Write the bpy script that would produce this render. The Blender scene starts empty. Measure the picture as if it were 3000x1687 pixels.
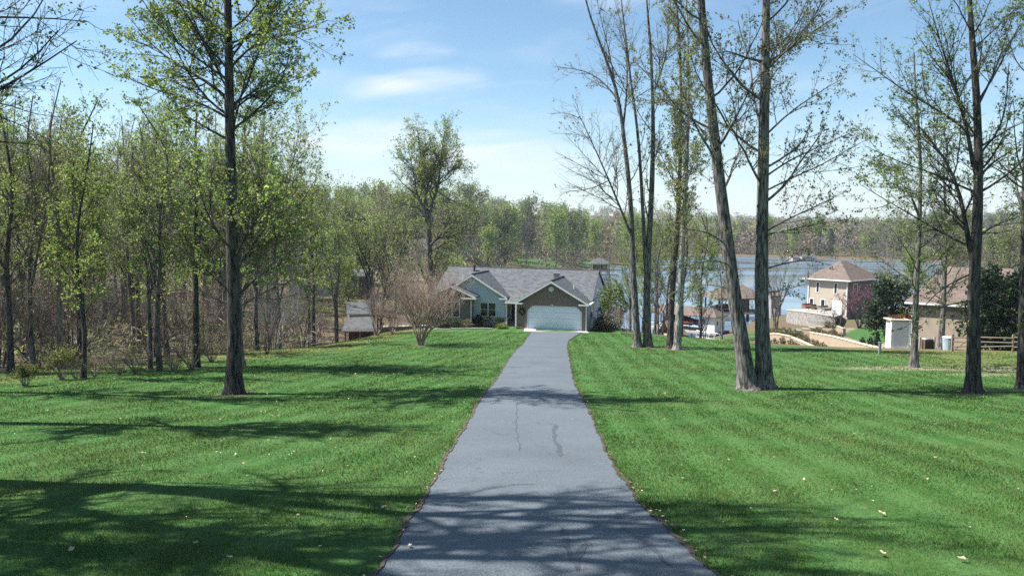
import bpy, bmesh, math, random
import numpy as np
from mathutils import Matrix, Vector

random.seed(7)
C = bpy.context.scene.collection
SC = bpy.context.scene

# ------------------------------------------------------------------ camera
CAMZ = 17.5
F_PX = 28.0 / 36.0 * 3000.0
PITCH = math.atan((843.5 - 664.0) / F_PX)
ROLL = math.radians(0.5)
cam_d = bpy.data.cameras.new("camera")
cam = bpy.data.objects.new("camera", cam_d)
C.objects.link(cam)
cam_d.lens = 28.0
cam_d.sensor_width = 36.0
cam_d.clip_start = 0.1
cam_d.clip_end = 8000.0
cam.matrix_world = (Matrix.Translation((0, 0, CAMZ)) @ Matrix.Rotation(math.pi / 2 - PITCH, 4, 'X')
                    @ Matrix.Rotation(ROLL, 4, 'Z'))
SC.camera = cam

# ------------------------------------------------------------------ sky and sun
SUN_EL = math.radians(53.5)
SUN_AZ = math.radians(5.0)            # behind the picture plane, measured from -X towards +Y
SUN = Vector((-math.cos(SUN_EL) * math.cos(SUN_AZ), math.cos(SUN_EL) * math.sin(SUN_AZ), math.sin(SUN_EL)))
w = bpy.data.worlds.new("World")
SC.world = w
w.use_nodes = True
nt = w.node_tree
nt.nodes.clear()


def N(t, typ, **kw):
    n = t.nodes.new(typ)
    for k, v in kw.items():
        setattr(n, k, v)
    return n


def mth(t, op, a, b=None, c=None, clamp=False):
    n = t.nodes.new('ShaderNodeMath')
    n.operation = op
    n.use_clamp = clamp
    for i, x in enumerate((a, b, c)):
        if x is None:
            continue
        if hasattr(x, 'is_linked'):
            t.links.new(x, n.inputs[i])
        else:
            n.inputs[i].default_value = x
    return n.outputs[0]


def smooth(t, x, a, b):
    n = t.nodes.new('ShaderNodeMapRange')
    n.interpolation_type = 'SMOOTHSTEP'
    t.links.new(x, n.inputs[0])
    n.inputs[1].default_value = a
    n.inputs[2].default_value = b
    return n.outputs[0]


sky = N(nt, 'ShaderNodeTexSky', sky_type='NISHITA', sun_disc=False)
sky.sun_elevation = SUN_EL
sky.sun_rotation = math.radians(-90.0) + SUN_AZ
sky.altitude = 250.0
sky.air_density = 1.0
sky.dust_density = 0.3
sky.ozone_density = 1.6
tc = N(nt, 'ShaderNodeTexCoord')
sep = N(nt, 'ShaderNodeSeparateXYZ')
nt.links.new(tc.outputs['Generated'], sep.inputs[0])
az = mth(nt, 'ARCTAN2', sep.outputs[0], sep.outputs[1])
el = mth(nt, 'ARCSINE', sep.outputs[2])
cmb = N(nt, 'ShaderNodeCombineXYZ')
nt.links.new(mth(nt, 'MULTIPLY', az, 5.0), cmb.inputs[0])
nt.links.new(mth(nt, 'MULTIPLY_ADD', el, 22.0, mth(nt, 'MULTIPLY', az, -2.0)), cmb.inputs[1])
noi = N(nt, 'ShaderNodeTexNoise')
noi.inputs['Scale'].default_value = 1.0
noi.inputs['Detail'].default_value = 8.0
noi.inputs['Roughness'].default_value = 0.55
noi.inputs['Distortion'].default_value = 0.6
nt.links.new(cmb.outputs[0], noi.inputs['Vector'])
nf = noi.outputs['Fac']
veil = mth(nt, 'MULTIPLY', smooth(nt, nf, 0.46, 0.80), 0.30)            # thin cirrus everywhere
lowb = mth(nt, 'SUBTRACT', 1.0, smooth(nt, el, 0.0, 0.17))              # whiter towards the horizon
low = mth(nt, 'MULTIPLY', lowb, mth(nt, 'MULTIPLY_ADD', nf, 0.9, 0.12))


def puff(a0, e0, sa, se, tilt):
    da = mth(nt, 'SUBTRACT', az, a0)
    de = mth(nt, 'MULTIPLY_ADD', da, tilt, mth(nt, 'SUBTRACT', el, e0))
    q = mth(nt, 'ADD', mth(nt, 'POWER', mth(nt, 'ABSOLUTE', mth(nt, 'DIVIDE', da, sa)), 2.0),
            mth(nt, 'POWER', mth(nt, 'ABSOLUTE', mth(nt, 'DIVIDE', de, se)), 2.0))
    g = mth(nt, 'SUBTRACT', 1.0, smooth(nt, q, 0.0, 1.0))
    return mth(nt, 'MULTIPLY', g, smooth(nt, nf, 0.28, 0.75))


p1 = puff(-0.10, 0.176, 0.09, 0.020, -0.08)
p2 = puff(-0.19, 0.168, 0.16, 0.020, 0.10)
p3 = puff(-0.12, 0.207, 0.06, 0.016, -0.1)
p4 = puff(-0.10, 0.095, 0.26, 0.035, 0.05)
p5 = puff(0.02, 0.30, 0.28, 0.05, 0.1)
tot = mth(nt, 'ADD', mth(nt, 'ADD', veil, low), mth(nt, 'ADD', mth(nt, 'MULTIPLY', p1, 0.55),
          mth(nt, 'ADD', mth(nt, 'MULTIPLY', p2, 0.5), mth(nt, 'ADD', mth(nt, 'MULTIPLY', p3, 0.5),
          mth(nt, 'ADD', mth(nt, 'MULTIPLY', p4, 0.85), mth(nt, 'MULTIPLY', p5, 0.35))))))
tot = mth(nt, 'MINIMUM', tot, 0.92)
mix = N(nt, 'ShaderNodeMix', data_type='RGBA')
nt.links.new(tot, mix.inputs[0])
gain = N(nt, 'ShaderNodeMix', data_type='RGBA', blend_type='MULTIPLY')
gain.inputs[0].default_value = 1.0
nt.links.new(sky.outputs[0], gain.inputs[6])
gain.inputs[7].default_value = (.92, 1.06, 1.08, 1)
nt.links.new(gain.outputs[2], mix.inputs[6])
mix.inputs[7].default_value = (6.0, 6.6, 7.1, 1)
bg = N(nt, 'ShaderNodeBackground')
bg.inputs['Strength'].default_value = 0.070
nt.links.new(mix.outputs[2], bg.inputs[0])
wo = N(nt, 'ShaderNodeOutputWorld')
nt.links.new(bg.outputs[0], wo.inputs[0])

sl = bpy.data.lights.new("sun", 'SUN')
sl.energy = 5.0
sl.angle = math.radians(0.53)
sl.color = (1.0, 0.975, 0.94)
so = bpy.data.objects.new("sun", sl)
C.objects.link(so)
so.rotation_euler = SUN.to_track_quat('Z', 'Y').to_euler()

SC.view_settings.view_transform = 'Standard'
SC.view_settings.look = 'None'
SC.view_settings.exposure = 1.14
SC.view_settings.gamma = 1.0
SC.view_settings.use_curve_mapping = False
SC.render.engine = 'CYCLES'
SC.cycles.use_denoising = False
SC.cycles.adaptive_threshold = 0.005
SC.cycles.max_bounces = 6
SC.cycles.diffuse_bounces = 3
SC.cycles.transmission_bounces = 4
SC.cycles.sample_clamp_indirect = 4.0

# ------------------------------------------------------------------ pixel rays and terrain
_cw = np.array(cam.matrix_world)


def ray(u, v):
    d = _cw[:3, :3] @ np.array([u - 1500.0, 843.5 - v, -F_PX])
    return d / d[1]


def at(u, v, Y):
    """point of the photograph's pixel (u, v) at the distance Y"""
    d = ray(u, v)
    return np.array([d[0] * Y, Y, CAMZ + d[2] * Y])


_PY = [-40, 0, 8.6, 17, 27, 37, 48, 60, 73]
_PZ = [19.0, 15.1, 13.73, 12.5, 11.4, 10.47, 9.6, 8.75, 7.98]


def lawn_to(Y, rest):
    pts = [(a, b) for a, b in zip(_PY, _PZ) if a < Y - 0.5] + [(Y, float(np.interp(Y, _PY, _PZ)))] + rest
    return pts


FAR = [(1500, 24), (2700, 44)]
COLS = [
    (-900, [(-40, 19), (0, 16), (40, 12), (100, 8), (220, 9), (400, 15), (700, 22)] + FAR),
    (-150, [(-40, 19), (0, 15.5), (30, 11), (60, 9), (100, 6.5), (150, 5.5), (220, 8), (300, 12), (400, 15), (600, 18)] + FAR),
    (-45, lawn_to(30, [(36, 10.4), (45, 9.6), (60, 8.2), (100, 5.5), (150, 4.5), (190, 5), (250, 8), (350, 12), (600, 16)]) + FAR),
    (-28, lawn_to(36, [(45, 9.5), (60, 7.3), (95, 3.6), (150, 3.5), (190, 4.5), (250, 7.5), (350, 11), (600, 14)]) + FAR),
    (-18, lawn_to(50, [(60, 7.9), (72, 5.8), (95, 2.6), (150, 2.8), (190, 4), (250, 7), (350, 10), (600, 14)]) + FAR),
    (-12, lawn_to(70, [(80, 7.2), (90, 4.8), (105, 2.0), (150, 1.6), (190, 3), (250, 6), (350, 9), (600, 13)]) + FAR),
    (-2, lawn_to(73, [(90, 7.9), (100, 3), (115, 0), (125, -2), (235, -2), (265, 0), (320, 3.5), (400, 6.5), (600, 10)]) + FAR),
    (9, lawn_to(73, [(88, 7.9), (100, 3), (115, 0), (125, -2), (265, -2), (290, 0), (330, 3.5), (400, 6), (600, 9)]) + FAR),
    (15, lawn_to(68, [(78, 7.0), (90, 4), (103, 1), (112, -.5), (125, -2), (275, -2), (300, 0), (340, 3.5), (600, 9)]) + FAR),
    (22, lawn_to(58, [(66, 8.0), (80, 5.4), (100, 2), (115, -.3), (125, -2), (290, -2), (312, 0), (345, 3), (600, 8)]) + FAR),
    (30, lawn_to(54, [(60, 8.4), (66, 7.6), (72, 6.6), (80, 5.3), (100, 3.4), (120, 1.0), (130, -1), (140, -2), (305, -2), (325, 0), (360, 3), (600, 8)]) + FAR),
    (38, lawn_to(54, [(60, 8.5), (66, 7.7), (74, 6.9), (80, 5.6), (100, 4.1), (120, 2.4), (136, .5), (146, -2), (320, -2), (340, 0), (375, 3), (600, 8)]) + FAR),
    (50, lawn_to(54, [(60, 8.6), (66, 7.8), (80, 6.4), (100, 4.3), (118, 2.6), (140, 2.6), (152, 1), (162, -2), (345, -2), (365, 0), (400, 3), (600, 8)]) + FAR),
    (75, lawn_to(54, [(70, 7.9), (100, 5.5), (140, 4), (160, 2), (175, -2), (410, -2), (430, 0), (460, 3), (700, 8)]) + FAR),
    (110, lawn_to(54, [(100, 7), (150, 5), (180, 2), (195, -2), (500, -2), (525, 0), (580, 3), (900, 9)]) + FAR),
    (200, lawn_to(54, [(150, 7), (220, 3), (240, -2), (440, -2), (462, 0), (520, 4), (900, 11)]) + FAR),
    (350, [(-40, 19), (0, 15.5), (54, 9.6), (200, 9), (400, 6), (500, 7), (900, 12)] + FAR),
    (900, [(-40, 19), (0, 16), (54, 11), (200, 11), (500, 12), (900, 15)] + FAR),
]
_TY = np.concatenate([np.arange(-40, 200, 0.5), np.arange(200, 2701, 5.0)])
_TX = np.array([c[0] for c in COLS], float)
_TT = np.array([np.interp(_TY, [p[0] for p in c[1]], [p[1] for p in c[1]]) for c in COLS])
_k = np.exp(-0.5 * (np.arange(-9, 10) / 4.0) ** 2)
_k /= _k.sum()
_sm = np.array([np.convolve(np.pad(r[:480], 9, mode='edge'), _k, 'valid') for r in _TT])
_sm[:, -9:] = _TT[:, 471:480]
_TT[:, :480] = _sm


def h(x, y):
    x = np.asarray(x, float)
    y = np.asarray(y, float)
    out = 0
    iy = np.clip(np.searchsorted(_TY, y) - 1, 0, len(_TY) - 2)
    fy = np.clip((y - _TY[iy]) / (_TY[iy + 1] - _TY[iy]), 0, 1)
    for dx, wt in ((-3, .25), (0, .5), (3, .25)):
        xx = np.clip(x + dx, _TX[0], _TX[-1])
        ix = np.clip(np.searchsorted(_TX, xx) - 1, 0, len(_TX) - 2)
        fx = (xx - _TX[ix]) / (_TX[ix + 1] - _TX[ix])
        a = _TT[ix, iy] * (1 - fx) + _TT[ix + 1, iy] * fx
        b = _TT[ix, iy + 1] * (1 - fx) + _TT[ix + 1, iy + 1] * fx
        out = out + wt * (a * (1 - fy) + b * fy)
    bump = 0.05 * np.sin(x * 0.31 + 1.3) * np.sin(y * 0.27 + 0.4) + 0.03 * np.sin(x * 0.83 + y * 0.5)
    far = np.clip((np.hypot(x, y) - 120) / 200, 0, 1)
    bump = bump + far * (0.8 * np.sin(x * 0.021 + 2) * np.sin(y * 0.017) + 0.4 * np.sin(x * 0.053 + y * 0.041))
    ff = np.clip((y - 700) / 500, 0, 1)
    bump = bump + ff * (9 * np.sin(x * .0041 + 1.0) + 5 * np.sin(x * .0103 + .5) + 3 * np.sin(y * .006))
    wet = np.clip((out - 0.0) / 1.0, 0, 1)
    return out + bump * wet


_GY = np.geomspace(3, 1500, 6000)


def ground(u, v):
    """where the photograph's pixel meets the terrain"""
    d = ray(u, v)
    g = h(d[0] * _GY, _GY)
    k = np.argmax(CAMZ + d[2] * _GY <= g)
    Y = _GY[k]
    return np.array([d[0] * Y, Y, float(h(d[0] * Y, Y))])


DL = [(-6, -1.5), (3, -1.45), (8.26, -1.43), (10.3, -1.44), (13.6, -1.41), (17.4, -1.4), (27.5, -1.13), (34, -.81), (46.8, -.17), (58, 0.75), (67.9, 1.5), (71.2, 1.75)]
DR = [(-6, 2.3), (3, 2.25), (8.46, 2.22), (9.6, 2.17), (11.5, 2.05), (14.6, 2.1), (18.3, 2.25), (27.8, 2.6), (34, 2.75), (45.6, 3.4), (55.9, 3.95), (63, 4.6), (66.6, 5.4), (71.2, 6.5)]


def d_left(y):
    return np.interp(y, [a for a, b in DL], [b for a, b in DL])


def d_right(y):
    return np.interp(y, [a for a, b in DR], [b for a, b in DR])


# ------------------------------------------------------------------ materials
MATS = {}


def mat(name, col, rough=0.8, var=0.25, scale=6.0, bump=0.0, col2=None, stretch=(1, 1, 1), spec=0.3, detail=6.0, coord='Object', metallic=0.0):
    if name in MATS:
        return MATS[name]
    m = bpy.data.materials.new(name)
    m.use_nodes = True
    t = m.node_tree
    b = t.nodes['Principled BSDF']
    b.inputs['Roughness'].default_value = rough
    b.inputs['Specular IOR Level'].default_value = spec
    b.inputs['Metallic'].default_value = metallic
    tcn = N(t, 'ShaderNodeTexCoord')
    mp = N(t, 'ShaderNodeMapping')
    mp.inputs['Scale'].default_value = stretch
    t.links.new(tcn.outputs[coord], mp.inputs[0])
    n = N(t, 'ShaderNodeTexNoise')
    n.inputs['Scale'].default_value = scale
    n.inputs['Detail'].default_value = detail
    n.inputs['Roughness'].default_value = 0.6
    t.links.new(mp.outputs[0], n.inputs['Vector'])
    rmp = N(t, 'ShaderNodeValToRGB')
    c2 = col2 or tuple(min(1, c * (1 + var)) for c in col)
    c1 = tuple(c * (1 - var) for c in col)
    rmp.color_ramp.elements[0].position = 0.3
    rmp.color_ramp.elements[1].position = 0.7
    rmp.color_ramp.elements[0].color = (*c1, 1)
    rmp.color_ramp.elements[1].color = (*c2, 1)
    t.links.new(n.outputs['Fac'], rmp.inputs[0])
    t.links.new(rmp.outputs[0], b.inputs['Base Color'])
    if bump:
        bp = N(t, 'ShaderNodeBump')
        bp.inputs['Strength'].default_value = bump
        bp.inputs['Distance'].default_value = 0.03
        t.links.new(n.outputs['Fac'], bp.inputs['Height'])
        t.links.new(bp.outputs[0], b.inputs['Normal'])
    MATS[name] = m
    return m


def leaf_mat(name, col, var=0.35, trans=0.58):
    if name in MATS:
        return MATS[name]
    m = mat(name, col, rough=0.55, var=var, scale=0.9, spec=0.25, detail=3.0)
    t = m.node_tree
    b = t.nodes['Principled BSDF']
    src = b.inputs['Base Color'].links[0].from_socket
    geo = N(t, 'ShaderNodeNewGeometry')
    hsv = N(t, 'ShaderNodeHueSaturation')
    t.links.new(mth(t, 'MULTIPLY_ADD', geo.outputs['Random Per Island'], 0.7, 0.65), hsv.inputs['Value'])
    t.links.new(src, hsv.inputs['Color'])
    t.links.new(hsv.outputs[0], b.inputs['Base Color'])
    tr = N(t, 'ShaderNodeBsdfTranslucent')
    t.links.new(hsv.outputs[0], tr.inputs[0])
    mx = N(t, 'ShaderNodeMixShader')
    mx.inputs[0].default_value = trans
    t.links.new(b.outputs[0], mx.inputs[1])
    t.links.new(tr.outputs[0], mx.inputs[2])
    t.links.new(mx.outputs[0], t.nodes['Material Output'].inputs[0])
    return m


def bark(name, c1, c2, scale=5.0):
    m = mat(name, c1, rough=0.9, var=0.55, scale=scale, bump=1.0, col2=c2, stretch=(2.4, 2.4, 0.40), spec=0.15)
    t = m.node_tree
    for q in t.nodes:
        if q.type == 'VALTORGB':
            q.color_ramp.elements[0].position = .40
            q.color_ramp.elements[1].position = .62
    return m


BARK_DARK = bark('bark_dark', (.045, .039, .036), (.105, .092, .084))
BARK_GREY = bark('bark_grey', (.062, .056, .053), (.225, .205, .19))
BARK_TAN = bark('bark_tan', (.17, .13, .105), (.34, .28, .24))
BARK_PALE = bark('bark_pale', (.20, .185, .17), (.42, .39, .36))
BARK_RED = bark('bark_reddish', (.27, .185, .15), (.50, .38, .32))
L_GREEN = leaf_mat('leaf_green', (.17, .25, .07))
L_LIME = leaf_mat('leaf_lime', (.27, .34, .085))
L_OLIVE = leaf_mat('leaf_olive', (.17, .18, .08))
L_BRONZE = leaf_mat('leaf_bronze', (.16, .115, .07))
L_CATKIN = leaf_mat('leaf_catkin', (.27, .21, .07))
L_TAN = leaf_mat('leaf_tan', (.30, .235, .165))
L_ROSE = leaf_mat('leaf_rose', (.27, .175, .145))
L_GREY = leaf_mat('leaf_greytwig', (.27, .245, .22))
L_EVER = leaf_mat('leaf_evergreen', (.022, .042, .018), trans=0.2)
L_BLUEGREEN = leaf_mat('leaf_bluegreen', (.09, .145, .07))
L_PINK = leaf_mat('leaf_pink', (.36, .10, .20))
L_DEAD = leaf_mat('leaf_dead', (.42, .34, .22), trans=0.15)
L_DEADB = leaf_mat('leaf_dead_brown', (.17, .115, .075), trans=0.15)
L_SHRUB = leaf_mat('leaf_shrub', (.075, .10, .03), trans=0.3)
L_YSHRUB = leaf_mat('leaf_yellow_shrub', (.22, .22, .05), trans=0.3)

WHITE = mat('white_paint', (.74, .74, .73), rough=0.5, var=0.04, scale=3)
SHADE_BLUE_DOOR = mat('white_door_shade_tint', (.73, .78, .87), rough=0.45, var=0.02, scale=2)  # white door with the blue of its shade tinted into the colour
CREAM = mat('cream_siding', (.44, .375, .29), rough=0.8, var=0.08, scale=2)
TANWALL = mat('tan_stucco', (.40, .32, .25), rough=0.85, var=0.1, scale=1.5)
STUCCO = mat('pale_grey_stucco', (.50, .55, .63), rough=0.9, var=0.05, scale=4)
DARKGLASS = mat('dark_glass', (.012, .016, .022), rough=0.06, var=0.2, scale=1, spec=0.6)
BLACK = mat('black_paint', (.015, .015, .017), rough=0.6, var=0.1)
CONCRETE = mat('concrete', (.38, .37, .36), rough=0.9, var=0.1, scale=4, bump=0.2)
WOOD = mat('weathered_wood', (.22, .17, .13), rough=0.9, var=0.3, scale=4, stretch=(1, 6, 6))
PALEWOOD = mat('pale_wood', (.42, .37, .31), rough=0.9, var=0.2, scale=4, stretch=(1, 6, 6))
GREYMETAL = mat('grey_metal', (.30, .31, .33), rough=0.4, var=0.1, metallic=0.4)
STONE = mat('stone_wall', (.27, .25, .23), rough=0.9, var=0.45, scale=2.2, bump=0.6)
TANBLOCK = mat('tan_block', (.34, .27, .195), rough=0.9, var=0.15, scale=3, bump=0.4)
TANCAP = mat('tan_cap', (.46, .40, .31), rough=0.9, var=0.1, scale=3)
RED = mat('red_paint', (.42, .03, .03), rough=0.3, var=0.1)
BLUE = mat('blue_paint', (.03, .05, .2), rough=0.4, var=0.1)
MULCH = mat('mulch', (.12, .075, .05), rough=1, var=0.4, scale=12, bump=0.5)
DARKBRICK = mat('dark_brick', (.12, .07, .065), rough=0.9, var=0.3, scale=5)
CANVAS = mat('dark_canvas', (.05, .025, .025), rough=0.8, var=0.2)
SAGE = mat('sage_wall', (.32, .33, .30), rough=0.9, var=0.1)


def brick_mat(name, c1, c2, mortar):
    m = bpy.data.materials.new(name)
    m.use_nodes = True
    t = m.node_tree
    b = t.nodes['Principled BSDF']
    b.inputs['Roughness'].default_value = 0.9
    tcn = N(t, 'ShaderNodeTexCoord')
    sp = N(t, 'ShaderNodeSeparateXYZ')
    t.links.new(tcn.outputs['Object'], sp.inputs[0])
    cb = N(t, 'ShaderNodeCombineXYZ')
    t.links.new(mth(t, 'ADD', sp.outputs[0], sp.outputs[1]), cb.inputs[0])
    t.links.new(sp.outputs[2], cb.inputs[1])
    br = N(t, 'ShaderNodeTexBrick')
    br.inputs['Color1'].default_value = (*c1, 1)
    br.inputs['Color2'].default_value = (*c2, 1)
    br.inputs['Mortar'].default_value = (*mortar, 1)
    br.inputs['Scale'].default_value = 1.0
    br.inputs['Brick Width'].default_value = 0.22
    br.inputs['Row Height'].default_value = 0.075
    br.inputs['Mortar Size'].default_value = 0.008
    t.links.new(cb.outputs[0], br.inputs['Vector'])
    t.links.new(br.outputs[0], b.inputs['Base Color'])
    MATS[name] = m
    return m


BRICK = brick_mat('brown_brick', (.145, .10, .08), (.20, .145, .115), (.24, .21, .19))


def shingle_mat(name, c):
    m = mat(name, c, rough=0.95, var=0.30, scale=7.0, stretch=(1, 1, 1), spec=0.1, detail=8)
    t = m.node_tree
    b = t.nodes['Principled BSDF']
    src = b.inputs['Base Color'].links[0].from_socket
    tcn = N(t, 'ShaderNodeTexCoord')
    sp = N(t, 'ShaderNodeSeparateXYZ')
    t.links.new(tcn.outputs['Object'], sp.inputs[0])
    row = mth(t, 'FRACT', mth(t, 'MULTIPLY', sp.outputs[2], 12.0))
    fl = mth(t, 'FLOOR', mth(t, 'MULTIPLY', sp.outputs[2], 12.0))
    xs = mth(t, 'FLOOR', mth(t, 'MULTIPLY', mth(t, 'ADD', mth(t, 'ADD', sp.outputs[0], sp.outputs[1]), mth(t, 'MULTIPLY', fl, 0.37)), 3.2))
    cb = N(t, 'ShaderNodeCombineXYZ')
    t.links.new(xs, cb.inputs[0])
    t.links.new(fl, cb.inputs[1])
    wn = N(t, 'ShaderNodeTexWhiteNoise', noise_dimensions='2D')
    t.links.new(cb.outputs[0], wn.inputs['Vector'])
    hsv = N(t, 'ShaderNodeHueSaturation')
    t.links.new(src, hsv.inputs['Color'])
    t.links.new(mth(t, 'MULTIPLY_ADD', wn.outputs['Value'], 0.45, 0.78), hsv.inputs['Value'])
    t.links.new(hsv.outputs[0], b.inputs['Base Color'])
    bp = N(t, 'ShaderNodeBump')
    bp.inputs['Strength'].default_value = 0.6
    bp.inputs['Distance'].default_value = 0.02
    t.links.new(row, bp.inputs['Height'])
    t.links.new(bp.outputs[0], b.inputs['Normal'])
    return m


SHINGLE_GREY = shingle_mat('shingle_grey', (.104, .110, .113))
SHINGLE_TAN = shingle_mat('shingle_tan', (.155, .12, .10))
SHINGLE_PALE = shingle_mat('shingle_pale', (.095, .096, .095))


# ------------------------------------------------------------------ object helpers
def tag(o, label=None, cat=None, group=None, kind=None):
    if label:
        o['label'] = label
    if cat:
        o['category'] = cat
    if group:
        o['group'] = group
    if kind:
        o['kind'] = kind
    return o


def thing(name, label, cat, loc=(0, 0, 0), rz=0.0, group=None):
    o = bpy.data.objects.new(name, None)
    o.empty_display_size = 0.3
    C.objects.link(o)
    o.location = loc
    o.rotation_euler = (0, 0, rz)
    return tag(o, label, cat, group)


def link(name, me, parent=None):
    o = bpy.data.objects.new(name, me)
    C.objects.link(o)
    if parent is not None:
        o.parent = parent
    return o


def np_mesh(name, V, F, mats, midx=None, smooth_shade=False):
    """V (n,3), F list of int arrays (m,k) of any k"""
    me = bpy.data.meshes.new(name)
    V = np.ascontiguousarray(V, dtype=np.float32)
    me.vertices.add(len(V))
    me.vertices.foreach_set('co', V.ravel())
    tot = sum(f.size for f in F)
    npoly = sum(len(f) for f in F)
    me.loops.add(tot)
    me.polygons.add(npoly)
    me.loops.foreach_set('vertex_index', np.concatenate([f.ravel() for f in F]).astype(np.int32))
    sizes = np.concatenate([np.full(len(f), f.shape[1]) for f in F])
    starts = np.concatenate([[0], np.cumsum(sizes)[:-1]]).astype(np.int32)
    me.polygons.foreach_set('loop_start', starts)
    for m in mats:
        me.materials.append(m)
    if midx is not None:
        me.polygons.foreach_set('material_index', np.asarray(midx, dtype=np.int32))
    if smooth_shade is not False:
        s = np.full(npoly, True) if smooth_shade is True else np.asarray(smooth_shade)
        me.polygons.foreach_set('use_smooth', s)
    me.update(calc_edges=True)
    return me


class MB:
    def __init__(s):
        s.v = []
        s.f = []

    def quad(s, *p):
        i = len(s.v)
        s.v += [tuple(q) for q in p]
        s.f.append(tuple(range(i, i + len(p))))
        return s

    def box(s, x0, x1, y0, y1, z0, z1):
        i = len(s.v)
        s.v += [(x0, y0, z0), (x1, y0, z0), (x1, y1, z0), (x0, y1, z0), (x0, y0, z1), (x1, y0, z1), (x1, y1, z1), (x0, y1, z1)]
        s.f += [tuple(i + k for k in q) for q in ((0, 3, 2, 1), (4, 5, 6, 7), (0, 1, 5, 4), (1, 2, 6, 5), (2, 3, 7, 6), (3, 0, 4, 7))]
        return s

    def prism_y(s, pts, y0, y1):
        """polygon of (x, z) swept from y0 to y1"""
        n = len(pts)
        i = len(s.v)
        s.v += [(x, y0, z) for x, z in pts] + [(x, y1, z) for x, z in pts]
        s.f.append(tuple(range(i, i + n)))
        s.f.append(tuple(range(i + 2 * n - 1, i + n - 1, -1)))
        for k in range(n):
            k2 = (k + 1) % n
            s.f.append((i + k2, i + k, i + n + k, i + n + k2))
        return s

    def prism_x(s, pts, x0, x1):
        n = len(pts)
        i = len(s.v)
        s.v += [(x0, y, z) for y, z in pts] + [(x1, y, z) for y, z in pts]
        s.f.append(tuple(range(i + n - 1, i - 1, -1)))
        s.f.append(tuple(range(i + n, i + 2 * n)))
        for k in range(n):
            k2 = (k + 1) % n
            s.f.append((i + k, i + k2, i + n + k2, i + n + k))
        return s

    def cyl(s, a, b, r0, r1=None, n=10):
        r1 = r0 if r1 is None else r1
        a = Vector(a)
        b = Vector(b)
        q = (b - a).to_track_quat('Z', 'Y')
        i = len(s.v)
        for c, r in ((a, r0), (b, r1)):
            for k in range(n):
                t = 2 * math.pi * k / n
                s.v.append(tuple(c + q @ Vector((r * math.cos(t), r * math.sin(t), 0))))
        for k in range(n):
            k2 = (k + 1) % n
            s.f.append((i + k, i + k2, i + n + k2, i + n + k))
        s.f.append(tuple(range(i + n - 1, i - 1, -1)))
        s.f.append(tuple(range(i + n, i + 2 * n)))
        return s

    def slab(s, p, t):
        """sheet through the points p (planar polygon), t thick downwards"""
        n = len(p)
        i = len(s.v)
        s.v += [tuple(q) for q in p] + [(q[0], q[1], q[2] - t) for q in p]
        s.f.append(tuple(range(i, i + n)))
        s.f.append(tuple(range(i + 2 * n - 1, i + n - 1, -1)))
        for k in range(n):
            k2 = (k + 1) % n
            s.f.append((i + k2, i + k, i + n + k, i + n + k2))
        return s

    def mesh(s, name, m, fix=True):
        me = bpy.data.meshes.new(name)
        me.from_pydata(s.v, [], s.f)
        for q in (m if isinstance(m, (list, tuple)) else [m]):
            me.materials.append(q)
        if fix:
            bm = bmesh.new()
            bm.from_mesh(me)
            bmesh.ops.recalc_face_normals(bm, faces=bm.faces)
            bm.to_mesh(me)
            bm.free()
        return me

    def build(s, name, m, parent=None, fix=True):
        return link(name, s.mesh(name, m, fix), parent)


# ------------------------------------------------------------------ ground
def warp_axis(lo, hi, a, b, step, g):
    mid = list(np.arange(a, b + 1e-6, step))
    up, st = [], step
    x = b
    while x < hi:
        st *= g
        x += st
        up.append(x)
    dn, st = [], step
    x = a
    while x > lo:
        st *= g
        x -= st
        dn.append(x)
    return np.array(dn[::-1] + mid + up)


gx = warp_axis(-1500, 1700, -40, 48, 0.55, 1.055)
gy = warp_axis(-30, 2600, -4, 90, 0.55, 1.045)
GX, GYY = np.meshgrid(gx, gy)
GZ = h(GX, GYY)
dsd = np.minimum(GX - d_left(GYY), d_right(GYY) - GX)       # > 0 inside the drive
GZ = GZ - 0.10 * np.clip((dsd + 0.0) / 0.6, 0, 1) * (GYY < 71.5)
nx, ny = len(gx), len(gy)
idx = np.arange(nx * ny).reshape(ny, nx)
F4 = np.stack([idx[:-1, :-1], idx[:-1, 1:], idx[1:, 1:], idx[1:, :-1]], -1).reshape(-1, 4)
gm = np_mesh('ground', np.stack([GX, GYY, GZ], -1).reshape(-1, 3), [F4], [], None, True)


def edge_left(y):      # edge of the mown lawn on the wood side
    return np.interp(y, [-30, 10, 30, 37, 44, 49, 57, 65, 72, 80], [-36, -33, -28, -25, -20.5, -17.3, -15.6, -14.2, -12.5, -12])


def sst(x, a, b):
    t = np.clip((x - a) / (b - a), 0, 1)
    return t * t * (3 - 2 * t)


wob = 0.7 * np.sin(GYY * 0.9) + 0.5 * np.sin(GYY * 2.3 + GX)
le = edge_left(GYY)
inl = sst(GX + wob * .6, le - .6, le + .6)
lawn = inl * sst(GYY, -40, -30) * (1 - sst(GYY + wob * .4, 76, 80))
backY = np.interp(GX, [-20, 8, 14, 22, 30, 60, 200], [80, 78, 68, 60, 57, 58, 60])
lawn = lawn * (1 - sst(GYY + wob, backY - .5, backY + .8))
rough = inl * (1 - sst(GX + wob, le + 3.0, le + 6.5)) * (GX < 0) * (GYY > 28)
rough = np.maximum(rough, sst(GX + wob, 22, 27) * sst(GYY + wob, 39, 43) * 0.8 * (GYY < 60))
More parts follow.
